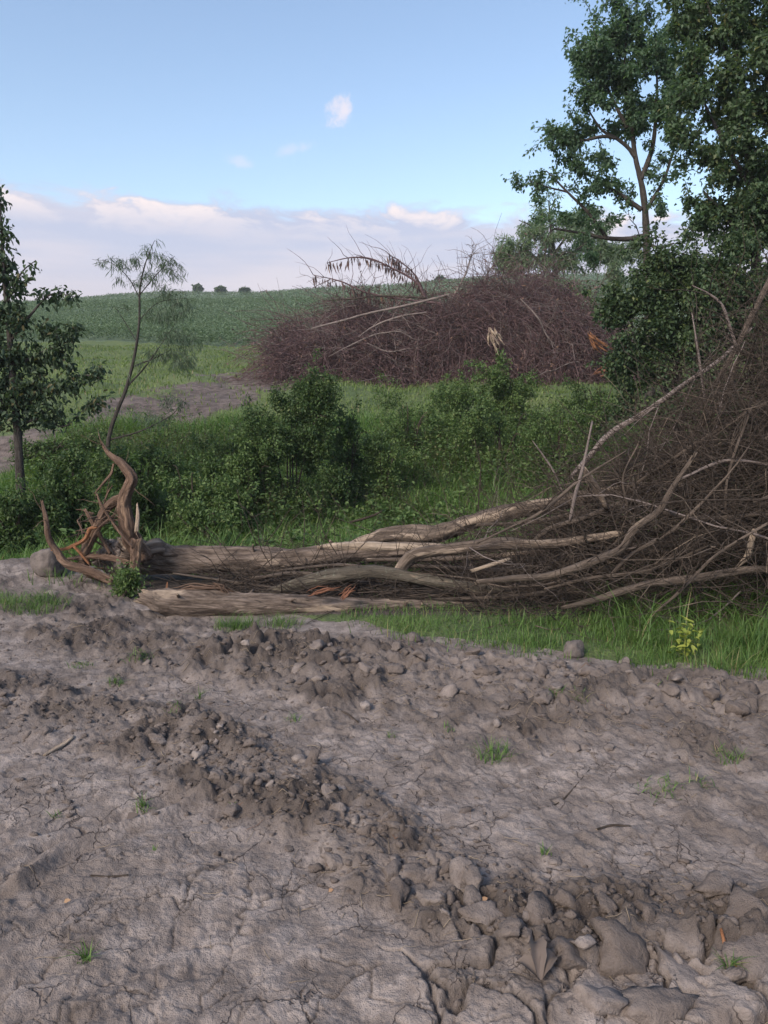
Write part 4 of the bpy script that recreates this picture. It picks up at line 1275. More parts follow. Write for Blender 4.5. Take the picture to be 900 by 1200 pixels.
plant('box_elder_sapling', 'dark leafy young tree with a thin straight trunk at the left edge', 'tree',
      on_ground(pxl([(28, 605, .05), (24, 560, .047), (20, 500, .042), (14, 433, .036), (11, 390, .03), (7, 350, .024), (3, 295, .015), (-1, 220, .005)], D)),
      [pxl([(14, 425, .018), (-10, 390, .014), (-30, 350, .006)], D), pxl([(12, 400, .018), (35, 370, .014), (60, 345, .008), (88, 348, .004)], D), pxl([(14, 430, .018), (45, 415, .014), (80, 400, .007)], D),
       pxl([(17, 465, .018), (55, 455, .014), (95, 440, .009), (125, 445, .004)], D), pxl([(20, 500, .016), (50, 490, .012), (75, 500, .007), (100, 478, .004)], D), pxl([(8, 355, .014), (25, 320, .009), (42, 305, .004)], D),
       pxl([(18, 480, .018), (-15, 460, .012), (-50, 440, .006)], D)],
      pb([(-2, 225, 8, 26), (4, 275, 12, 22), (12, 262, 8, 8), (-4, 320, 22, 26), (30, 312, 14, 12), (20, 335, 18, 14), (55, 345, 20, 11), (86, 350, 12, 9), (8, 365, 28, 18), (38, 385, 24, 16), (78, 392, 20, 14), (20, 420, 40, 20), (68, 418, 26, 16),
          (110, 440, 18, 12), (85, 448, 26, 14), (35, 452, 38, 18), (-5, 470, 36, 28), (60, 485, 34, 16), (108, 472, 18, 10), (18, 500, 24, 14, .6), (-40, 400, 40, 70)], D),
      650, 12500, .066, .034, M_LEFT, M_TRUNK, twr=.005, spread=.11, droop=.7, fine=True)
D = 11.0
plant('willow_sapling', 'thin leaning willow sapling with wispy narrow leaves against the sky', 'tree',
      on_ground(pxl([(124, 535, .032), (127, 517, .03), (138, 480, .027), (147, 458, .025), (157, 420, .021), (163, 380, .017), (164, 340, .013), (170, 310, .008), (181, 282, .003)], D)),
      [pxl([(150, 452, .014), (170, 430, .011), (190, 402, .006), (205, 380, .003)], D), pxl([(155, 430, .012), (180, 420, .009), (200, 410, .004)], D), pxl([(130, 515, .014), (165, 505, .01), (200, 487, .005), (215, 470, .003)], D),
       pxl([(164, 350, .008), (150, 325, .006), (130, 308, .003), (108, 304, .002)], D), pxl([(164, 345, .008), (185, 320, .006), (205, 300, .003)], D), pxl([(163, 375, .008), (185, 355, .006), (212, 350, .003)], D),
       pxl([(160, 400, .008), (145, 375, .005), (135, 360, .003)], D)],
      pb([(178, 292, 14, 12), (160, 308, 18, 10), (135, 308, 26, 8), (190, 305, 20, 10), (205, 318, 18, 10), (180, 325, 22, 10), (150, 330, 18, 8), (195, 345, 24, 12), (212, 362, 20, 14), (185, 370, 22, 12), (140, 362, 12, 8), (205, 395, 22, 12),
          (190, 415, 26, 10), (215, 425, 18, 14), (165, 425, 14, 8), (205, 470, 20, 12), (180, 490, 24, 8), (150, 440, 10, 6), (225, 400, 12, 16)], D),
      560, 4300, .10, .0095, M_WILLOW, M_TRUNK, twr=.0035, spread=.08, droop=1.0, hang=1)

shrub_rows = [
    # px, py of centre, rx, ry, distance, leaves, leaf length, material, label
    (342, 518, 62, 66, 9.9, 23000, .056, M_SHRUB, 'large rounded dark green shrub standing alone in the middle of the ditch'),
    (405, 530, 36, 36, 10.6, 6500, .06, M_SHRUB, 'low dense shrub pressed against the right side of the large rounded shrub'),
    (290, 560, 44, 50, 9.6, 6500, .06, M_SHRUB2, 'loose leafy shrub growing at the left foot of the large rounded shrub'),
    (222, 575, 46, 44, 8.8, 6000, .062, M_SHRUB2, 'light green leafy bush in the ditch behind the upturned roots'),
    (160, 560, 44, 40, 9.2, 5500, .06, M_SHRUB, 'dark bush between the willow sapling and the tall root'),
    (85, 580, 46, 46, 8.2, 6500, .06, M_SHRUB, 'dark bush behind the left side of the upturned roots'),
    (15, 600, 50, 44, 7.8, 6000, .06, M_SHRUB, 'dark bush at the foot of the young tree by the left edge'),
    (592, 445, 54, 38, 14.0, 7500, .075, M_SHRUB2, 'pale green bush growing in front of the far brush pile'),
    (540, 490, 40, 44, 13.0, 5500, .065, M_SHRUB2, 'grey-green brushy shrub left of the pale green bush'),
    (590, 510, 46, 40, 11.6, 5500, .06, M_SHRUB2, 'twiggy shrub over the ditch grass, dark stems showing beneath'),
    (480, 500, 40, 44, 12.0, 4600, .055, M_SHRUB2, 'weedy low shrub between the rounded shrub and the twiggy shrub'),
    (655, 500, 36, 44, 11.0, 4200, .06, M_SHRUB2, 'low shrub left of the slanting grey limb'),
    (450, 535, 28, 22, 10.6, 2600, .06, M_SHRUB2, 'small weedy bush above the ditch grass'),
    (700, 470, 36, 30, 12.5, 3800, .06, M_SHRUB, 'shadowy shrub beneath the bushy dark tree'),
    (235, 610, 34, 24, 8.0, 2600, .055, M_SHRUB2, 'bright leafy weeds just behind the main trunk'),
    (150, 690, 16, 18, 5.45, 900, .042, M_SHRUB2, 'small green weed growing between the upturned roots and the front log'),
    (60, 525, 40, 24, 11.5, 2600, .07, M_SHRUB, 'low shrub on the bare slope beside the young tree'),
    (268, 530, 26, 20, 11.5, 2200, .06, M_SHRUB, 'low dark shrub beyond the loose leafy shrub')]
for k, (px, py, rx, ry, d, nl, ll, mt, lb) in enumerate(shrub_rows):
    c = P(px, py, d)
    s = d / F
    gz_ = hgt(c[0], c[1])
    blobs = []
    for q in range(16):
        a = rng.uniform(0, 6.28)
        rad = rng.uniform(0.1, 1.0)
        fr = rng.uniform(0.16, 0.40) * (1.2 if k == 0 else 1.0)
        blobs.append((c + np.array([math.cos(a) * rad * 1.15 * rx * s, rng.uniform(-0.4, 0.4) * rx * s, math.sin(a) * rad * ry * s]), np.array([rx * fr * s, rx * fr * s * 0.9, ry * fr * s * 1.05]), 1.0))
    bottom = c[2] - ry * s
    if bottom > gz_ + 0.05:
        blobs.append((np.array([c[0], c[1], (bottom + gz_) / 2 + 0.1]), np.array([rx * s * 0.6, rx * s * 0.5, (bottom - gz_) / 2 + 0.15]), 1.0))
    tp = [[c[0], c[1], gz_ - 0.03, .014], [c[0] + rng.normal(0, .04), c[1], (gz_ + c[2]) / 2, .010], [c[0] + rng.normal(0, .08), c[1], c[2] + 0.4 * ry * s, .004]]
    lim = []
    for q in range(5):
        e = c + np.array([rng.uniform(-0.75, 0.75) * rx * s, rng.uniform(-0.5, 0.5) * rx * s, rng.uniform(-0.2, 0.7) * ry * s])
        lim.append([[c[0] + rng.normal(0, .05), c[1] + rng.normal(0, .05), gz_ - 0.02, .011], [*((c * 0.4 + e * 0.6) + np.array([0, 0, .0])), .007], [*e, .003]])
    plant('shrub', lb, 'shrub', tp, lim, blobs, max(60, nl // 18), int(nl * 1.7), ll * .68, ll * .38, mt, M_TWIG, 'shrubs of the ditch', twr=.003, spread=.10, droop=.45, fine=(nl > 5000 and d < 9.7), shoots=.08 if k == 0 else .3, parts=('stem', 'stem', 'foliage'))

# tiny trees on the hill crest
for px, rx, ry, lb in ((233, 7, 6, 'leftmost of the tiny trees on the crest of the hill'), (257, 8, 5, 'second tiny tree from the left on the crest of the hill'), (290, 10, 4, 'low wide tiny tree on the hill crest nearest the far brush pile'), (516, 7, 4, 'tiny tree on the hill crest behind the arching dead branches')):
    ys = np.linspace(100, 190, 200)
    xs = ys * (px - 450) / F / math.cos(PITCH) * 0.97
    el = (base_h(xs, ys) - CAMH) / ys
    k = int(np.argmax(el))
    x, y, z = xs[k], ys[k] + 3, float(base_h(xs[k:k + 1], ys[k:k + 1] + 3)[0])
    s = y / F
    blobs = [(np.array([x + rng.uniform(-.6, .6) * rx * s, y + rng.uniform(-1, 1), z + ry * s * rng.uniform(.7, 1.3)]), np.array([rx * s * .5, 1.0, ry * s * .6]), 1.0) for _ in range(5)]
    plant('distant_tree', lb, 'tree', [[x, y, z - .3, .15], [x, y, z + ry * s, .1]], [], blobs, 60, 1000, .6, .45, M_DENSE, M_TRUNK, 'tiny trees on the hill crest', twr=.03, spread=.3)

# ------------------------------------------------------------------ far brush pile
FD = 23.0
OUT = np.array([(322, 428), (332, 405), (350, 384), (400, 372), (470, 364), (540, 354), (585, 342), (640, 335), (680, 340), (706, 362), (724, 422)])
ox = np.array([P(a, b, FD)[0] for a, b in OUT])
oz = np.array([P(a, b, FD)[2] for a, b in OUT])


def pile_top(x):
    return np.interp(x, ox, oz, left=-9, right=-9)


def pile_surf(x, y):
    """surface of the far pile's mass"""
    g = base_h(x, y)
    t = np.clip(1 - ((y - FD - 0.6) / 3.0) ** 2, 0, 1) ** 0.6
    return g + np.maximum(pile_top(x) - 0.25 - g + 0.85 * fbm(x * 0.8, y * 0.8, 3, 400), 0) * t


nx, ny = 90, 30
X, Y = np.meshgrid(np.linspace(ox[0] + .1, ox[-1] - .1, nx), np.linspace(FD - 2.4, FD + 3.6, ny), indexing='ij')
Zp = pile_surf(X, Y) - 0.32 + 0.4 * fbm(X * 0.9, Y * 0.9, 3, 400)
Vp = np.stack([X, Y, Zp], axis=2).reshape(-1, 3)
a, b = np.meshgrid(np.arange(nx - 1), np.arange(ny - 1), indexing='ij')
a, b = a.ravel(), b.ravel()
Qp = np.stack([a * ny + b, (a + 1) * ny + b, (a + 1) * ny + b + 1, a * ny + b + 1], axis=1)
tag(link('brush_pile_debris', mesh('brush_pile_debris', Vp, [Qp], M_FARTW, True, {'bk': Vp})), 'packed brown debris at the heart of the far brush pile', kind='stuff')


def pile_sample(n, out=0.15):
    x = rng.uniform(ox[0] + .35, ox[-1] - .2, n)
    y = FD - 2.5 + rng.beta(1.2, 2.2, n) * 5.5
    z = pile_surf(x, y) + rng.uniform(-0.3, out, n)
    return np.stack([x, y, np.maximum(z, base_h(x, y) + .05)], axis=1)


n = 11000
st = pile_sample(n)
aim = np.stack([rng.normal(-0.35, 0.75, n), rng.normal(-0.5, 0.35, n), rng.normal(0.1, 0.5, n)], axis=1)
pa = wander(st, aim, rng.uniform(0.5, 2.0, n), 5, 0.2, 0.24)
pa[:, :, 2] = np.maximum(pa[:, :, 2], base_h(pa[:, :, 0], pa[:, :, 1]) + 0.02)
v, f, bk = tubes(pa, np.linspace(1, 0.5, 5)[None] * rng.uniform(0.005, 0.011, (n, 1)), 3, False)
tag(link('pile_twigs', mesh('pile_twigs', v, f, M_FARTW, True, {'bk': bk})), 'dense reddish-brown twigs of the far brush pile', kind='stuff')
n = 13000
k = rng.integers(0, len(pa), n)
pos = pa[k, rng.integers(1, 5, n)] + rng.normal(0, 0.05, (n, 3))
ax = unit(n) * 0.9 + np.array([0, -0.1, -0.7])
v, f = leaf_geo(pos, ax, unit(n), rng.uniform(.06, .17, n), rng.uniform(.02, .05, n))
tag(link('withered_leaves', mesh('withered_leaves', v, f, M_DEADLEAF, True)), 'withered brown leaves hanging all over the far brush pile', kind='stuff')
n = 1300
st = pile_sample(n, .25)
st[:, 1] -= .2
aim = np.stack([rng.normal(-0.4, 0.8, n), rng.normal(-0.35, 0.3, n), rng.normal(0.05, 0.6, n)], axis=1)
pa = wander(st, aim, rng.uniform(0.4, 1.5, n), 5, 0.25, 0.03)
v, f, bk = tubes(pa, np.linspace(1, 0.5, 5)[None] * rng.uniform(0.005, 0.011, (n, 1)), 3, False)
tag(link('pile_twigs', mesh('pile_twigs', v, f, M_GREY, True, {'bk': bk})), 'paler grey twigs over the face of the far brush pile', kind='stuff')
far_limbs = [
    ([(500, 352, .035), (487, 330, .032), (457, 313, .026), (433, 303, .022), (410, 302, .017), (383, 308, .008)], 22.0, 'high arching dead branch with hanging leaves on the far brush pile', M_FARTW, 26, True),
    ([(520, 356, .03), (467, 350, .028), (430, 343, .025), (400, 330, .018), (367, 322, .007)], 21.8, 'lower arching dead branch reaching left from the far brush pile', M_FARTW, 22, True),
    ([(500, 350, .03), (486, 322, .022), (468, 306, .016), (455, 298, .006)], 22.4, 'bushy dead branch crossing the high arch', M_FARTW, 24, True),
    ([(530, 350, .03), (545, 322, .02), (552, 300, .012), (558, 286, .005)], 22.6, 'left one of two bare upright branches on the ridge of the far pile', M_GREY, 30, False),
    ([(560, 345, .03), (572, 320, .02), (580, 306, .012), (578, 294, .005)], 22.7, 'right one of two bare upright branches on the ridge of the far pile', M_GREY, 30, False),
    ([(365, 385, .02), (400, 376, .028), (433, 367, .03), (480, 357, .032), (527, 345, .03)], 20.7, 'longest pale branch lying across the far brush pile', M_GREY, 10, False),
    ([(420, 395, .014), (432, 386, .02), (450, 377, .024), (473, 370, .022), (500, 366, .016)], 20.5, 'short curved pale branch below the longest pale branch', M_GREY, 8, False),
    ([(385, 352, .014), (415, 350, .02), (447, 347, .024), (500, 349, .028)], 21.5, 'dark level branch under the arching branches', M_TWIG, 6, False),
    ([(385, 418, .012), (410, 405, .018), (440, 392, .02), (470, 388, .014)], 20.4, 'thin grey branch low on the left of the far pile', M_GREY, 6, False),
    ([(430, 402, .012), (455, 412, .016), (480, 408, .012)], 20.3, 'small forked branch low in the middle of the far pile', M_GREY, 4, False),
    ([(610, 350, .014), (630, 372, .018), (640, 392, .018), (655, 410, .012)], 20.5, 'drooping twig on the right face of the far pile', M_GREY, 6, False)]
for rows, d, lb, mt, tw, lv in far_limbs:
    o = branch('dead_branch', rows, d, lb, mt, 'branch', 'dead branches on the far brush pile', sides=7, twigs=tw, tl=(0.3, 1.1), tr=0.009, tmat=mt)
    if lv:
        q = spline(np.asarray(pxl(rows, d)), 80)[:, :3]
        n = 90
        pos = q[rng.integers(10, 80, n)] + rng.normal(0, .04, (n, 3)) + np.array([0, 0, -.02])
        v, f = leaf_geo(pos, unit(n) * .3 + np.array([0, 0, -1.0]), unit(n), rng.uniform(.15, .35, n), rng.uniform(.03, .06, n))
        tag(link('withered_leaves', mesh('withered_leaves', v, f, M_DEADLEAF), o), kind='stuff')
n = 44
ax_ = rng.uniform(ox[1] + .2, ox[-2], n)
st = np.stack([ax_, rng.uniform(FD - 1.2, FD + 1.0, n), pile_top(ax_) - .4], axis=1)
pa = wander(st, np.stack([rng.normal(-.75, .5, n), rng.normal(-.1, .3, n), rng.uniform(.5, 1.3, n)], axis=1), rng.uniform(1.0, 2.6, n), 9, .10, .16)
for k in range(n):
    v, f, bk = tubes(pa[k:k + 1], np.linspace(1, .25, 9)[None] * rng.uniform(.009, .015), 5, False)
    sp, sr = side_twigs(np.column_stack([pa[k], np.full(9, .01)]), 9, .15, .6, .0055, out=.7)
    v2, f2, bk2 = tubes(sp, sr, 3, False)
    v, f = join_geo([(v, f), (v2, f2)])
    tag(link('dead_branch', mesh('dead_branch', v, f, (M_FARTW, M_FARTW, M_GREY)[k % 3], True, {'bk': np.vstack([bk, bk2])})), 'thin %s twig arching above the far brush pile %s' % (('reddish', 'reddish', 'grey')[k % 3], 'on its left half' if ax_[k] < (ox[0] + ox[-1]) / 2 else 'on its right half'),
        'branch', '%s arching twigs on the %s half of the far pile' % (('reddish', 'reddish', 'grey')[k % 3], 'left' if ax_[k] < (ox[0] + ox[-1]) / 2 else 'right'))
n = 46
st = pile_sample(n, .3)
st[:, 1] -= 0.25
aim = np.stack([rng.normal(-0.8, 0.5, n), rng.normal(-0.2, 0.2, n), rng.normal(-0.1, 0.35, n)], axis=1)
pa = wander(st, aim, rng.uniform(0.7, 2.0, n), 7, 0.14)
pa[:, :, 2] = np.maximum(pa[:, :, 2], base_h(pa[:, :, 0], pa[:, :, 1]) + 0.05)
for k in range(n):
    v, f, bk = tubes(pa[k:k + 1], np.linspace(1, 0.4, 7)[None] * rng.uniform(.012, .02), 6, False)
    th = int(np.clip((pa[k, :, 0].mean() - ox[0]) / (ox[-1] - ox[0]) * 3, 0, 2))
    where = ('low left end', 'middle', 'tall right end')[th]
    tone = ('grey', 'reddish')[k % 2]
    tag(link('dead_branch', mesh('dead_branch', v, f, (M_GREY, M_FARTW)[k % 2], True, {'bk': bk})), 'thin bare %s branch sticking out of the %s of the far brush pile' % (tone, where), 'branch', '%s bare branches at the %s of the far pile' % (tone, where))
for rows, d, lb in (([(692, 393, .03), (697, 401, .06), (703, 407, .06), (711, 413, .03)], 20.0, 'orange torn stump chunk at the right end of the far brush pile'),
                    ([(712, 436, .02), (722, 428, .04), (730, 420, .035), (737, 411, .015)], 19.5, 'reddish torn root piece below the orange stump chunk'),
                    ([(698, 438, .02), (712, 432, .04), (726, 434, .02)], 19.3, 'small reddish root piece lying on the ground under the far pile'),
                    ([(575, 384, .015), (577, 390, .035), (580, 397, .03), (584, 404, .02)], 20.2, 'pale yellow splintered stub on the front of the far brush pile')):
    base_ = np.asarray(pxl(rows, d))
    vs = []
    for q_ in range(16):
        p_ = spline(base_, 8)[:, :3] + rng.normal(0, .05, 3) + rng.normal(0, .012, (8, 3))
        p_ = p_ + np.linspace(0, 1, 8)[:, None] * rng.normal(0, .09, 3)
        p_ = spline(p_[rng.integers(0, 3):rng.integers(5, 9)], 8)
        vs.append(tubes(p_[None], (np.sin(np.linspace(.25, 3.0, 8)) * rng.uniform(.01, .035))[None], 5, False))
    v, f = join_geo([(a_, b_) for a_, b_, _ in vs])
    tag(link('torn_wood', mesh('torn_wood', v, f, (M_ORANGE if rows[0][1] < 400 else M_RUST) if rows[0][0] > 600 else M_WOOD, False, {'bk': np.vstack([c_ for _, _, c_ in vs])})), lb, 'torn wood')

# ------------------------------------------------------------------ grass and crops (nobody could count the blades)
def scatter(n, x0, x1, y0, y1):
    return rng.uniform(x0, x1, n), rng.uniform(y0, y1, n)


def grass(name, label, x, y, h, w_, mat, lean=(0.2, 0.9), seg=3, parent=None):
    n = len(x)
    z = height(x, y)
    v, f = blade_geo(np.stack([x, y, z - 0.01], axis=1), h, w_, rng.uniform(*lean, n), rng.uniform(0, 6.28, n), seg)
    return tag(link(name, mesh(name, v, f, mat, True), parent), label, kind='stuff')


# strip along the near logs
x, y = scatter(52000, -0.4, 4.2, 3.6, 5.9)
e = edge_y(x)
dens = sst(y - e + 0.22 * fbm(x * 4, y * 4, 2, 502), -0.15, 0.5) * np.clip(0.5 + 1.2 * fbm(x * 2.2, y * 2.2, 2, 500), 0.05, 1) * sst(x, -0.35, 0.3) * (1 - sst(y, 4.72, 5.0) * 0.97 * (1 - sst(x, 1.2, 1.8) * 0.6))
kp = rng.random(len(x)) < dens
x, y = x[kp], y[kp]
h = rng.uniform(.06, .19, len(x)) * (1 + 0.5 * fbm(x * 3, y * 3, 2, 501)) * (0.75 + 0.6 * sst(x, 1.2, 2.6))
grass('grass', 'bright green grass strip between the mud and the fallen logs', x, y, h, rng.uniform(.003, .0065, len(x)), M_GRASS, (0.2, 1.1))
x, y = scatter(16000, -.3, 4.0, 4.0, 5.25)
kp = rng.random(len(x)) < sst(y - edge_y(x), 0.0, 0.35) * np.clip(.7 + fbm(x * 3, y * 3, 2, 503), .1, 1)
x, y = x[kp], y[kp]
grass('grass', 'short new grass along the foot of the fallen logs', x, y, rng.uniform(.03, .085, len(x)), rng.uniform(.003, .006, len(x)), M_GRASS, (0.2, 1.0))
# ditch
x, y = scatter(95000, -5.5, 6.5, 6.6, 14.5)
dens = np.clip(0.75 + 0.8 * fbm(x * .9, y * .9, 3, 510), 0.1, 1)
kp = rng.random(len(x)) < dens
x, y = x[kp], y[kp]
h = rng.uniform(.16, .46, len(x)) * (1 + 0.6 * fbm(x, y, 2, 511))
grass('ditch_grass', 'tall green grass growing in the ditch behind the logs', x, y, h, rng.uniform(.006, .013, len(x)), M_DITCH, (0.3, 1.2))
# meadow up to the field
y = 14 + 25.0 * rng.random(90000) ** 0.85
x = rng.uniform(-0.62, 0.55, 90000) * (y + 2)
g = green_mask(x, y)
kp = (rng.random(len(x)) < np.clip(g * (0.9 + 0.5 * fbm(x * .5, y * .5, 2, 520)), 0.08, 1)) & (y < field_edge(x))
x, y = x[kp], y[kp]
grass('meadow_grass', 'short bright grass on the slope below the bean field', x, y, rng.uniform(.05, .17, len(x)), rng.uniform(.014, .032, len(x)), M_MEADOW, (0.2, 1.0), 2)
# leafy weeds in the ditch
n = 9000
x, y = scatter(n, -5, 5, 6.9, 12.5)
kp = rng.random(n) < sst(fbm(x * .8, y * .8, 3, 530), -.1, .35)
x, y = x[kp], y[kp]
n = len(x)
z = height(x, y) + rng.uniform(.08, .4, n)
parts = []
for r in range(3):
    v, f = leaf_geo(np.stack([x, y, z], axis=1) + rng.normal(0, .03, (n, 3)), unit(n) * np.array([1, 1, .3]) + np.array([0, 0, -.1]), unit(n) * .5 + np.array([0, 0, 1.0]), rng.uniform(.05, .10, n), rng.uniform(.03, .055, n), True)
    parts.append((v, f))
v, f = join_geo(parts)
tag(link('weeds', mesh('weeds', v, f, M_SHRUB2, True)), 'broad-leaved weeds mixed into the ditch grass', kind='stuff')
n = 8000
x, y = scatter(n, -5.2, 5.6, 8.6, 14.5)
lush = fbm(x * .55 + 3, y * .7, 3, 545)
kp = rng.random(n) < sst(lush, -.35, .25) * (0.45 + 0.55 * (1 - sst(y, 11.5, 13.8))) * (1 - 0.8 * sst(x, -1.4, -.6) * (1 - sst(y, 9.6, 10.8)))
x, y = x[kp], y[kp]
n = len(x)
hh = rng.uniform(.18, .55, n) * (1 + .7 * np.clip(lush[kp], -.5, 1))
st = np.stack([x, y, height(x, y) - .02], axis=1)
pa = wander(st, np.stack([rng.normal(0, .3, n), rng.normal(0, .3, n), np.ones(n)], axis=1), hh, 5, .14)
v, f, bk = tubes(pa, np.linspace(1, .4, 5)[None] * rng.uniform(.002, .004, (n, 1)), 3, False)
tag(link('undergrowth_stems', mesh('undergrowth_stems', v, f, M_TWIG, True, {'bk': bk})), 'thin stems of the weeds on the ditch bank', kind='stuff')
k = np.repeat(np.arange(n), 13)
m = len(k)
t_ = rng.uniform(.8, 4, m)
i0 = np.minimum(t_.astype(int), 3)
fr = (t_ - i0)[:, None]
pos = pa[k, i0] * (1 - fr) + pa[k, i0 + 1] * fr + rng.normal(0, .02, (m, 3))
sz = rng.uniform(.03, .085, m)
v, f = leaf_geo(pos, unit(m) * np.array([1, 1, .5]) + np.array([0, 0, -.1]), unit(m) * .6 + np.array([0, 0, .9]), sz, sz * rng.uniform(.3, .6, m))
tag(link('undergrowth', mesh('undergrowth', v, f, M_WEED, True)), 'tangled leafy weeds covering the ditch bank between the shrubs', kind='stuff')
# bean crop: rows of leafy plants over the hill
parts = []
for (y0, y1, n, ll) in ((38, 46, 50000, .11), (46, 70, 80000, .13), (70, 110, 80000, .18), (110, 178, 60000, .28)):
    y = rng.uniform(y0, y1, n)
    x = rng.uniform(-0.62, 0.30, n) * y
    x = np.round(x / 0.76) * 0.76 + rng.normal(0, .14, n)
    kp = y > field_edge(x) + 0.1
    x, y = x[kp], y[kp]
    m = len(x)
    z = base_h(x, y) + rng.uniform(.1, .75, m) * (0.8 + 0.3 * fbm(x * .15, y * .15, 2, 540))
    parts.append(leaf_geo(np.stack([x, y, z], axis=1), unit(m) * np.array([1, 1, .4]), unit(m) * .6 + np.array([0, 0, 1.0]), rng.uniform(.7, 1.2, m) * ll, rng.uniform(.6, .9, m) * ll))
v, f = join_geo(parts)
tag(link('bean_crop', mesh('bean_crop', v, f, M_BEAN, True)), 'bean crop covering the hill up to the skyline', kind='stuff')

# ------------------------------------------------------------------ single tufts, weeds and litter on the mud
def tuft(px, py, n, h, spread, label, mat=M_GRASS, w_=.004):
    x0, y0 = flatpt(px, py)
    rd, an = spread * 1.5 * rng.random(n) ** 0.7, rng.uniform(0, 6.28, n)
    x, y = x0 + rd * np.cos(an), y0 + rd * np.sin(an) * 0.8
    z = height(x, y)
    hh = rng.uniform(.4, 1.0, n) * h
    v, f = blade_geo(np.stack([x, y, z - .004], axis=1), hh, np.full(n, w_) * rng.uniform(.6, 1.2, n), rng.uniform(.3, 1.4, n), rng.uniform(0, 6.28, n), 3)
    return tag(link('grass_tuft', mesh('grass_tuft', v, f, mat, True)), label, 'grass tuft', 'grass tufts on the mud')


for a in ((40, 716, 520, .13, .16, 'broad bright grass patch on the mud at the left edge'), (-10, 712, 300, .12, .14, 'grass patch cut off by the left edge beside the broad one'),
          (278, 738, 300, .13, .10, 'grass tuft in front of the left end of the front log'), (330, 735, 160, .14, .10, 'thin grass tuft just right of the one before the front log'),
          (580, 888, 90, .10, .05, 'dense green tuft alone on the smooth mud right of centre'), (775, 930, 70, .05, .06, 'flat spreading tuft on the mud toward the right edge'), (820, 925, 30, .05, .04, 'sparse tuft right beside the flat spreading one'),
          (100, 1128, 26, .075, .015, 'small upright tuft at the lower left corner of the mud'), (167, 945, 34, .07, .022, 'small dark tuft beside the long curved rut'), (135, 803, 50, .07, .035, 'tuft on the mud below the left end of the front log'),
          (855, 893, 60, .07, .05, 'pale dry tuft on the rough mud near the right edge'), (640, 1005, 14, .05, .012, 'tiny seedling on the edge of the clod ridge'), (205, 840, 24, .05, .03, 'thin wispy tuft on smooth mud at the left'),
          (232, 818, 12, .09, .012, 'few tall blades standing in the mud below the log'), (345, 845, 26, .05, .03, 'small low tuft near the middle of the mud'), (460, 862, 16, .05, .02, 'tiny tuft on the smooth mud at centre'),
          (65, 955, 16, .04, .015, 'tiny leafy sprout on the mud at the left'), (272, 952, 16, .035, .012, 'tiny sprout at the left end of the clod ridge'), (680, 832, 30, .06, .03, 'small tuft among the big clods by the grass strip'),
          (855, 1150, 30, .07, .02, 'little tuft beside the orange twig at the lower right'), (165, 778, 60, .07, .06, 'ragged tuft on the ridge left of centre'), (650, 828, 24, .06, .03, 'short tuft left of the one among the big clods'),
          (525, 858, 16, .04, .02, 'tiny tuft left of the dense green tuft'), (95, 780, 40, .06, .05, 'thin scattered tuft on the mud near the left edge'), (180, 1000, 8, .03, .01, 'single sprout on the treaded mud')):
    tuft(*a)
# bright weed and coarse grass by the heap
x0, y0 = flatpt(803, 775)
root = tag(empty('weed', (x0, y0, hgt(x0, y0))), 'bright yellow-green leafy weed in the grass before the near brush heap', 'weed')
pts = [[x0, y0, root.location.z - .02, .005], [x0 - .01, y0, root.location.z + .1, .004], [x0 + .01, y0 + .01, root.location.z + .2, .002]]
link('stem', limb_mesh('stem', pts, M_YELLOW, 6, 10), root)
n = 60
pos = np.stack([np.full(n, x0), np.full(n, y0), root.location.z + rng.uniform(.07, .21, n)], axis=1) + rng.normal(0, 1, (n, 3)) * np.array([.045, .04, .02])
v, f = leaf_geo(pos, unit(n) * np.array([1, 1, .4]), unit(n) * .4 + np.array([0, 0, 1.0]), rng.uniform(.03, .065, n), rng.uniform(.018, .032, n), True)
tag(link('foliage', mesh('foliage', v, f, M_YELLOW), root), kind='stuff')
x, y = scatter(420, 1.5, 3.2, 4.3, 5.2)
grass('tall_grass', 'coarse long grass leaning out before the near brush heap', x, y, rng.uniform(.2, .42, len(x)), rng.uniform(.006, .011, len(x)), M_GRASS, (.5, 1.5), 4)
x, y = scatter(160, -2.7, -1.9, 5.6, 6.2)
grass('tall_grass', 'grass growing over the low bank left of the boulder', x, y, rng.uniform(.08, .2, len(x)), rng.uniform(.004, .008, len(x)), M_GRASS, (.3, 1.2), 3)

# straw and twig bits trodden into the mud
n = 1500
q = np.vstack([along(RIDGE_C, 420, .25), along(RIDGE_D, 250, .25), along(RIDGE_A, 120, .2), np.stack([rng.uniform(-3, 3, 260), rng.uniform(1.6, 5, 260)], axis=1)])
q = q[q[:, 1] < edge_y(q[:, 0])]
n = len(q)
st = np.stack([q[:, 0], q[:, 1], height(q[:, 0], q[:, 1]) + .006], axis=1)
pa = wander(st, unit(n) * np.array([1, 1, .12]), rng.uniform(.02, .08, n), 4, .10)
pa[:, :, 2] = height(pa[:, :, 0], pa[:, :, 1]) + rng.uniform(.001, .01, (n, 1))
v, f, bk = tubes(pa, np.full((n, 4), 1.0) * rng.uniform(.0006, .0013, (n, 1)), 4)
tag(link('straw_litter', mesh('straw_litter', v, f, M_STRAW, True, {'bk': bk})), 'bits of straw and root hair scattered over the mud', kind='stuff')


def lying(rows, label, mat, cat='stick', sides=7, lift=.6):
    pts = []
    for px, py, r in rows:
        x, y = flatpt(px, py)
        pts.append([x, y, hgt(x, y) + r * lift, r])
    o = link('stick', limb_mesh('stick', pts, mat, sides, 16, .18, M_WOOD, .006, int(rows[0][0])))
    return tag(o, label, cat, 'sticks lying on the mud')


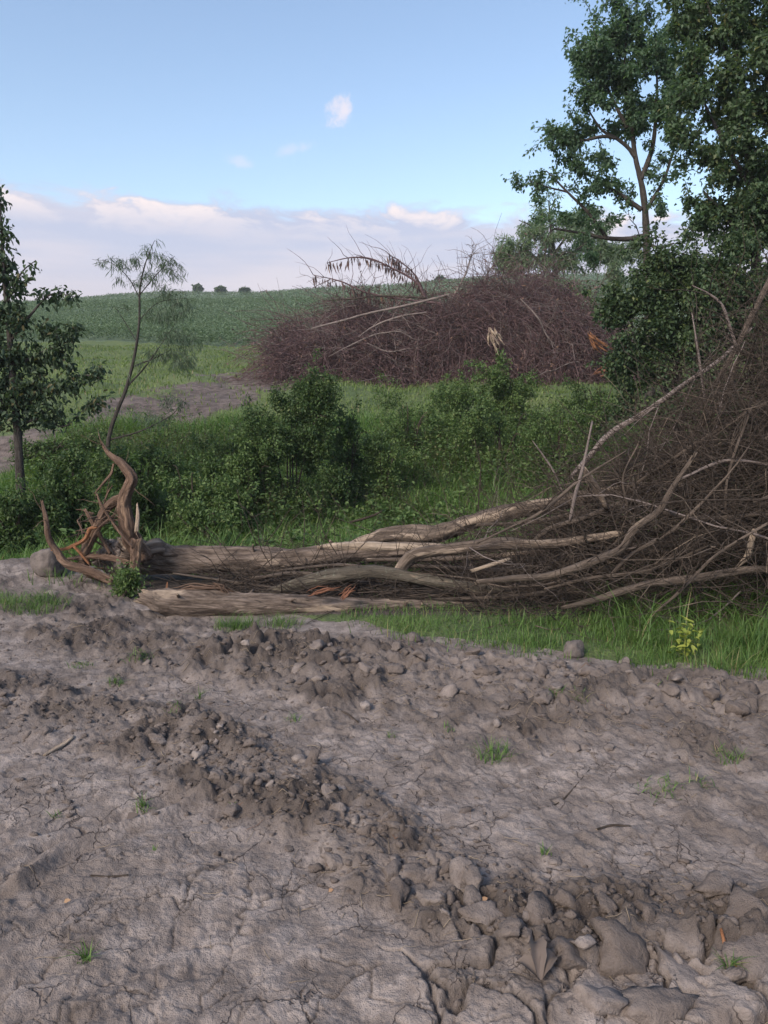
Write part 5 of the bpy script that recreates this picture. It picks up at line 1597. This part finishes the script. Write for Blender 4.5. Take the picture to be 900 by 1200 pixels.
lying([(52, 886, .006), (62, 880, .009), (74, 874, .009), (86, 868, .006)], 'short pale peeled stick lying on the mud at the left', M_WOOD)
lying([(158, 903, .003), (170, 899, .0035), (182, 897, .003)], 'thin tan stick lying just right of the pale peeled stick', M_STRAW)
lying([(842, 1122, .004), (850, 1135, .006), (858, 1146, .006), (861, 1151, .004)], 'orange-brown twig at the lower right corner', M_ORANGE)
lying([(700, 972, .003), (718, 969, .004), (738, 972, .003)], 'thin curved twig on the smooth mud right of centre', M_TWIG)
lying([(107, 1025, .003), (128, 1027, .004), (150, 1028, .003)], 'short dark twig on the treaded mud', M_TWIG)
lying([(590, 1065, .004), (598, 1061, .005), (606, 1059, .003)], 'stubby reddish twig under the biggest clod of the ridge', M_ROOT)
lying([(370, 842, .003), (400, 838, .004), (420, 846, .003)], 'thin dark twig on the mud near the centre', M_TWIG)
lying([(690, 905, .002), (660, 935, .003), (640, 945, .002)], 'very thin root strand on the smooth mud', M_TWIG)

# curled dry leaf and leaf scraps
x0, y0 = flatpt(632, 1168)
z0 = hgt(x0, y0) + .012
dl = tag(empty('dry_leaf', (x0, y0, z0)), 'large curled grey-brown dry leaf with three lobes on the cracked mud', 'leaf')


def lobe(ang_, L, W, curl, tilt):
    nu, nv = 9, 7
    V_ = []
    for a in range(nu):
        t = a / (nu - 1)
        ww = W * math.sin(math.pi * min(1, t * 0.92 + 0.08)) ** 0.8 * (1 + 0.08 * (-1) ** a)
        for b in range(nv):
            s = (b / (nv - 1)) * 2 - 1
            lx, ly = s * ww, t * L
            lz = abs(s) ** 1.5 * ww * curl + math.sin(t * 2.6) * L * tilt + 0.0015 * math.cos(b * 3.1 + a)
            V_.append((lx * math.cos(ang_) + ly * math.sin(ang_), -lx * math.sin(ang_) + ly * math.cos(ang_), lz))
    a, b = np.meshgrid(np.arange(nu - 1), np.arange(nv - 1), indexing='ij')
    a, b = a.ravel(), b.ravel()
    return np.array(V_) + np.array([x0, y0, z0]), np.stack([a * nv + b, a * nv + b + 1, (a + 1) * nv + b + 1, (a + 1) * nv + b], axis=1)


for an, L, W, cu, ti in ((0.05, .105, .022, 1.1, .45), (-0.85, .075, .022, .9, .25), (0.75, .085, .022, .9, .35)):
    v, f = lobe(an, L, W, cu, ti)
    me = mesh('leaf_lobe', v, [f], M_DRYLEAF)
    link('leaf_lobe', me, dl)
for px, py, s, lb in ((796, 1088, .03, 'pale tan leaf scrap among the slabs of mud at the right'), (565, 1068, .016, 'tiny orange leaf scrap left of the slabs of mud'), (75, 1060, .016, 'tiny reddish leaf scrap on the treaded mud at the left'),
                      (385, 1045, .014, 'tiny tan leaf scrap below the clod ridge'), (148, 955, .035, 'flat pinkish leaf lying by the curved rut')):
    x, y = flatpt(px, py)
    z = hgt(x, y) + .006
    v, f = leaf_geo(np.array([[x, y, z]]), np.array([[.8, .5, .15]]), np.array([[.1, -.3, 1.0]]), [s * 1.3], [s], True)
    tag(link('leaf_scrap', mesh('leaf_scrap', v, f, M_TAN if s < .034 else M_DRYLEAF)), lb, 'leaf', 'leaf scraps on the mud')

# ------------------------------------------------------------------ thin evening haze
hm = bpy.data.materials.new('haze')
hm.use_nodes = True
ht = NT(hm.node_tree)
ht.n.clear()
pv = ht.new('ShaderNodeVolumePrincipled')
pv.inputs['Color'].default_value = (0.86, 0.90, 0.95, 1)
pv.inputs['Density'].default_value = 0.0008
ho = ht.new('ShaderNodeOutputMaterial')
ht.l.new(pv.outputs[0], ho.inputs['Volume'])
hv = np.array([[x_, y_, z_] for x_ in (-352, 352) for y_ in (-352, 352) for z_ in (float(V[:, 2].min()) - 1.0, float(V[:, 2].max()) + 4.0)], float)
hf = [[0, 1, 3, 2], [4, 6, 7, 5], [0, 4, 5, 1], [2, 3, 7, 6], [0, 2, 6, 4], [1, 5, 7, 3]]
tag(link('haze', mesh('haze', hv, [hf], hm, False)), 'thin evening haze over the whole valley', kind='stuff')
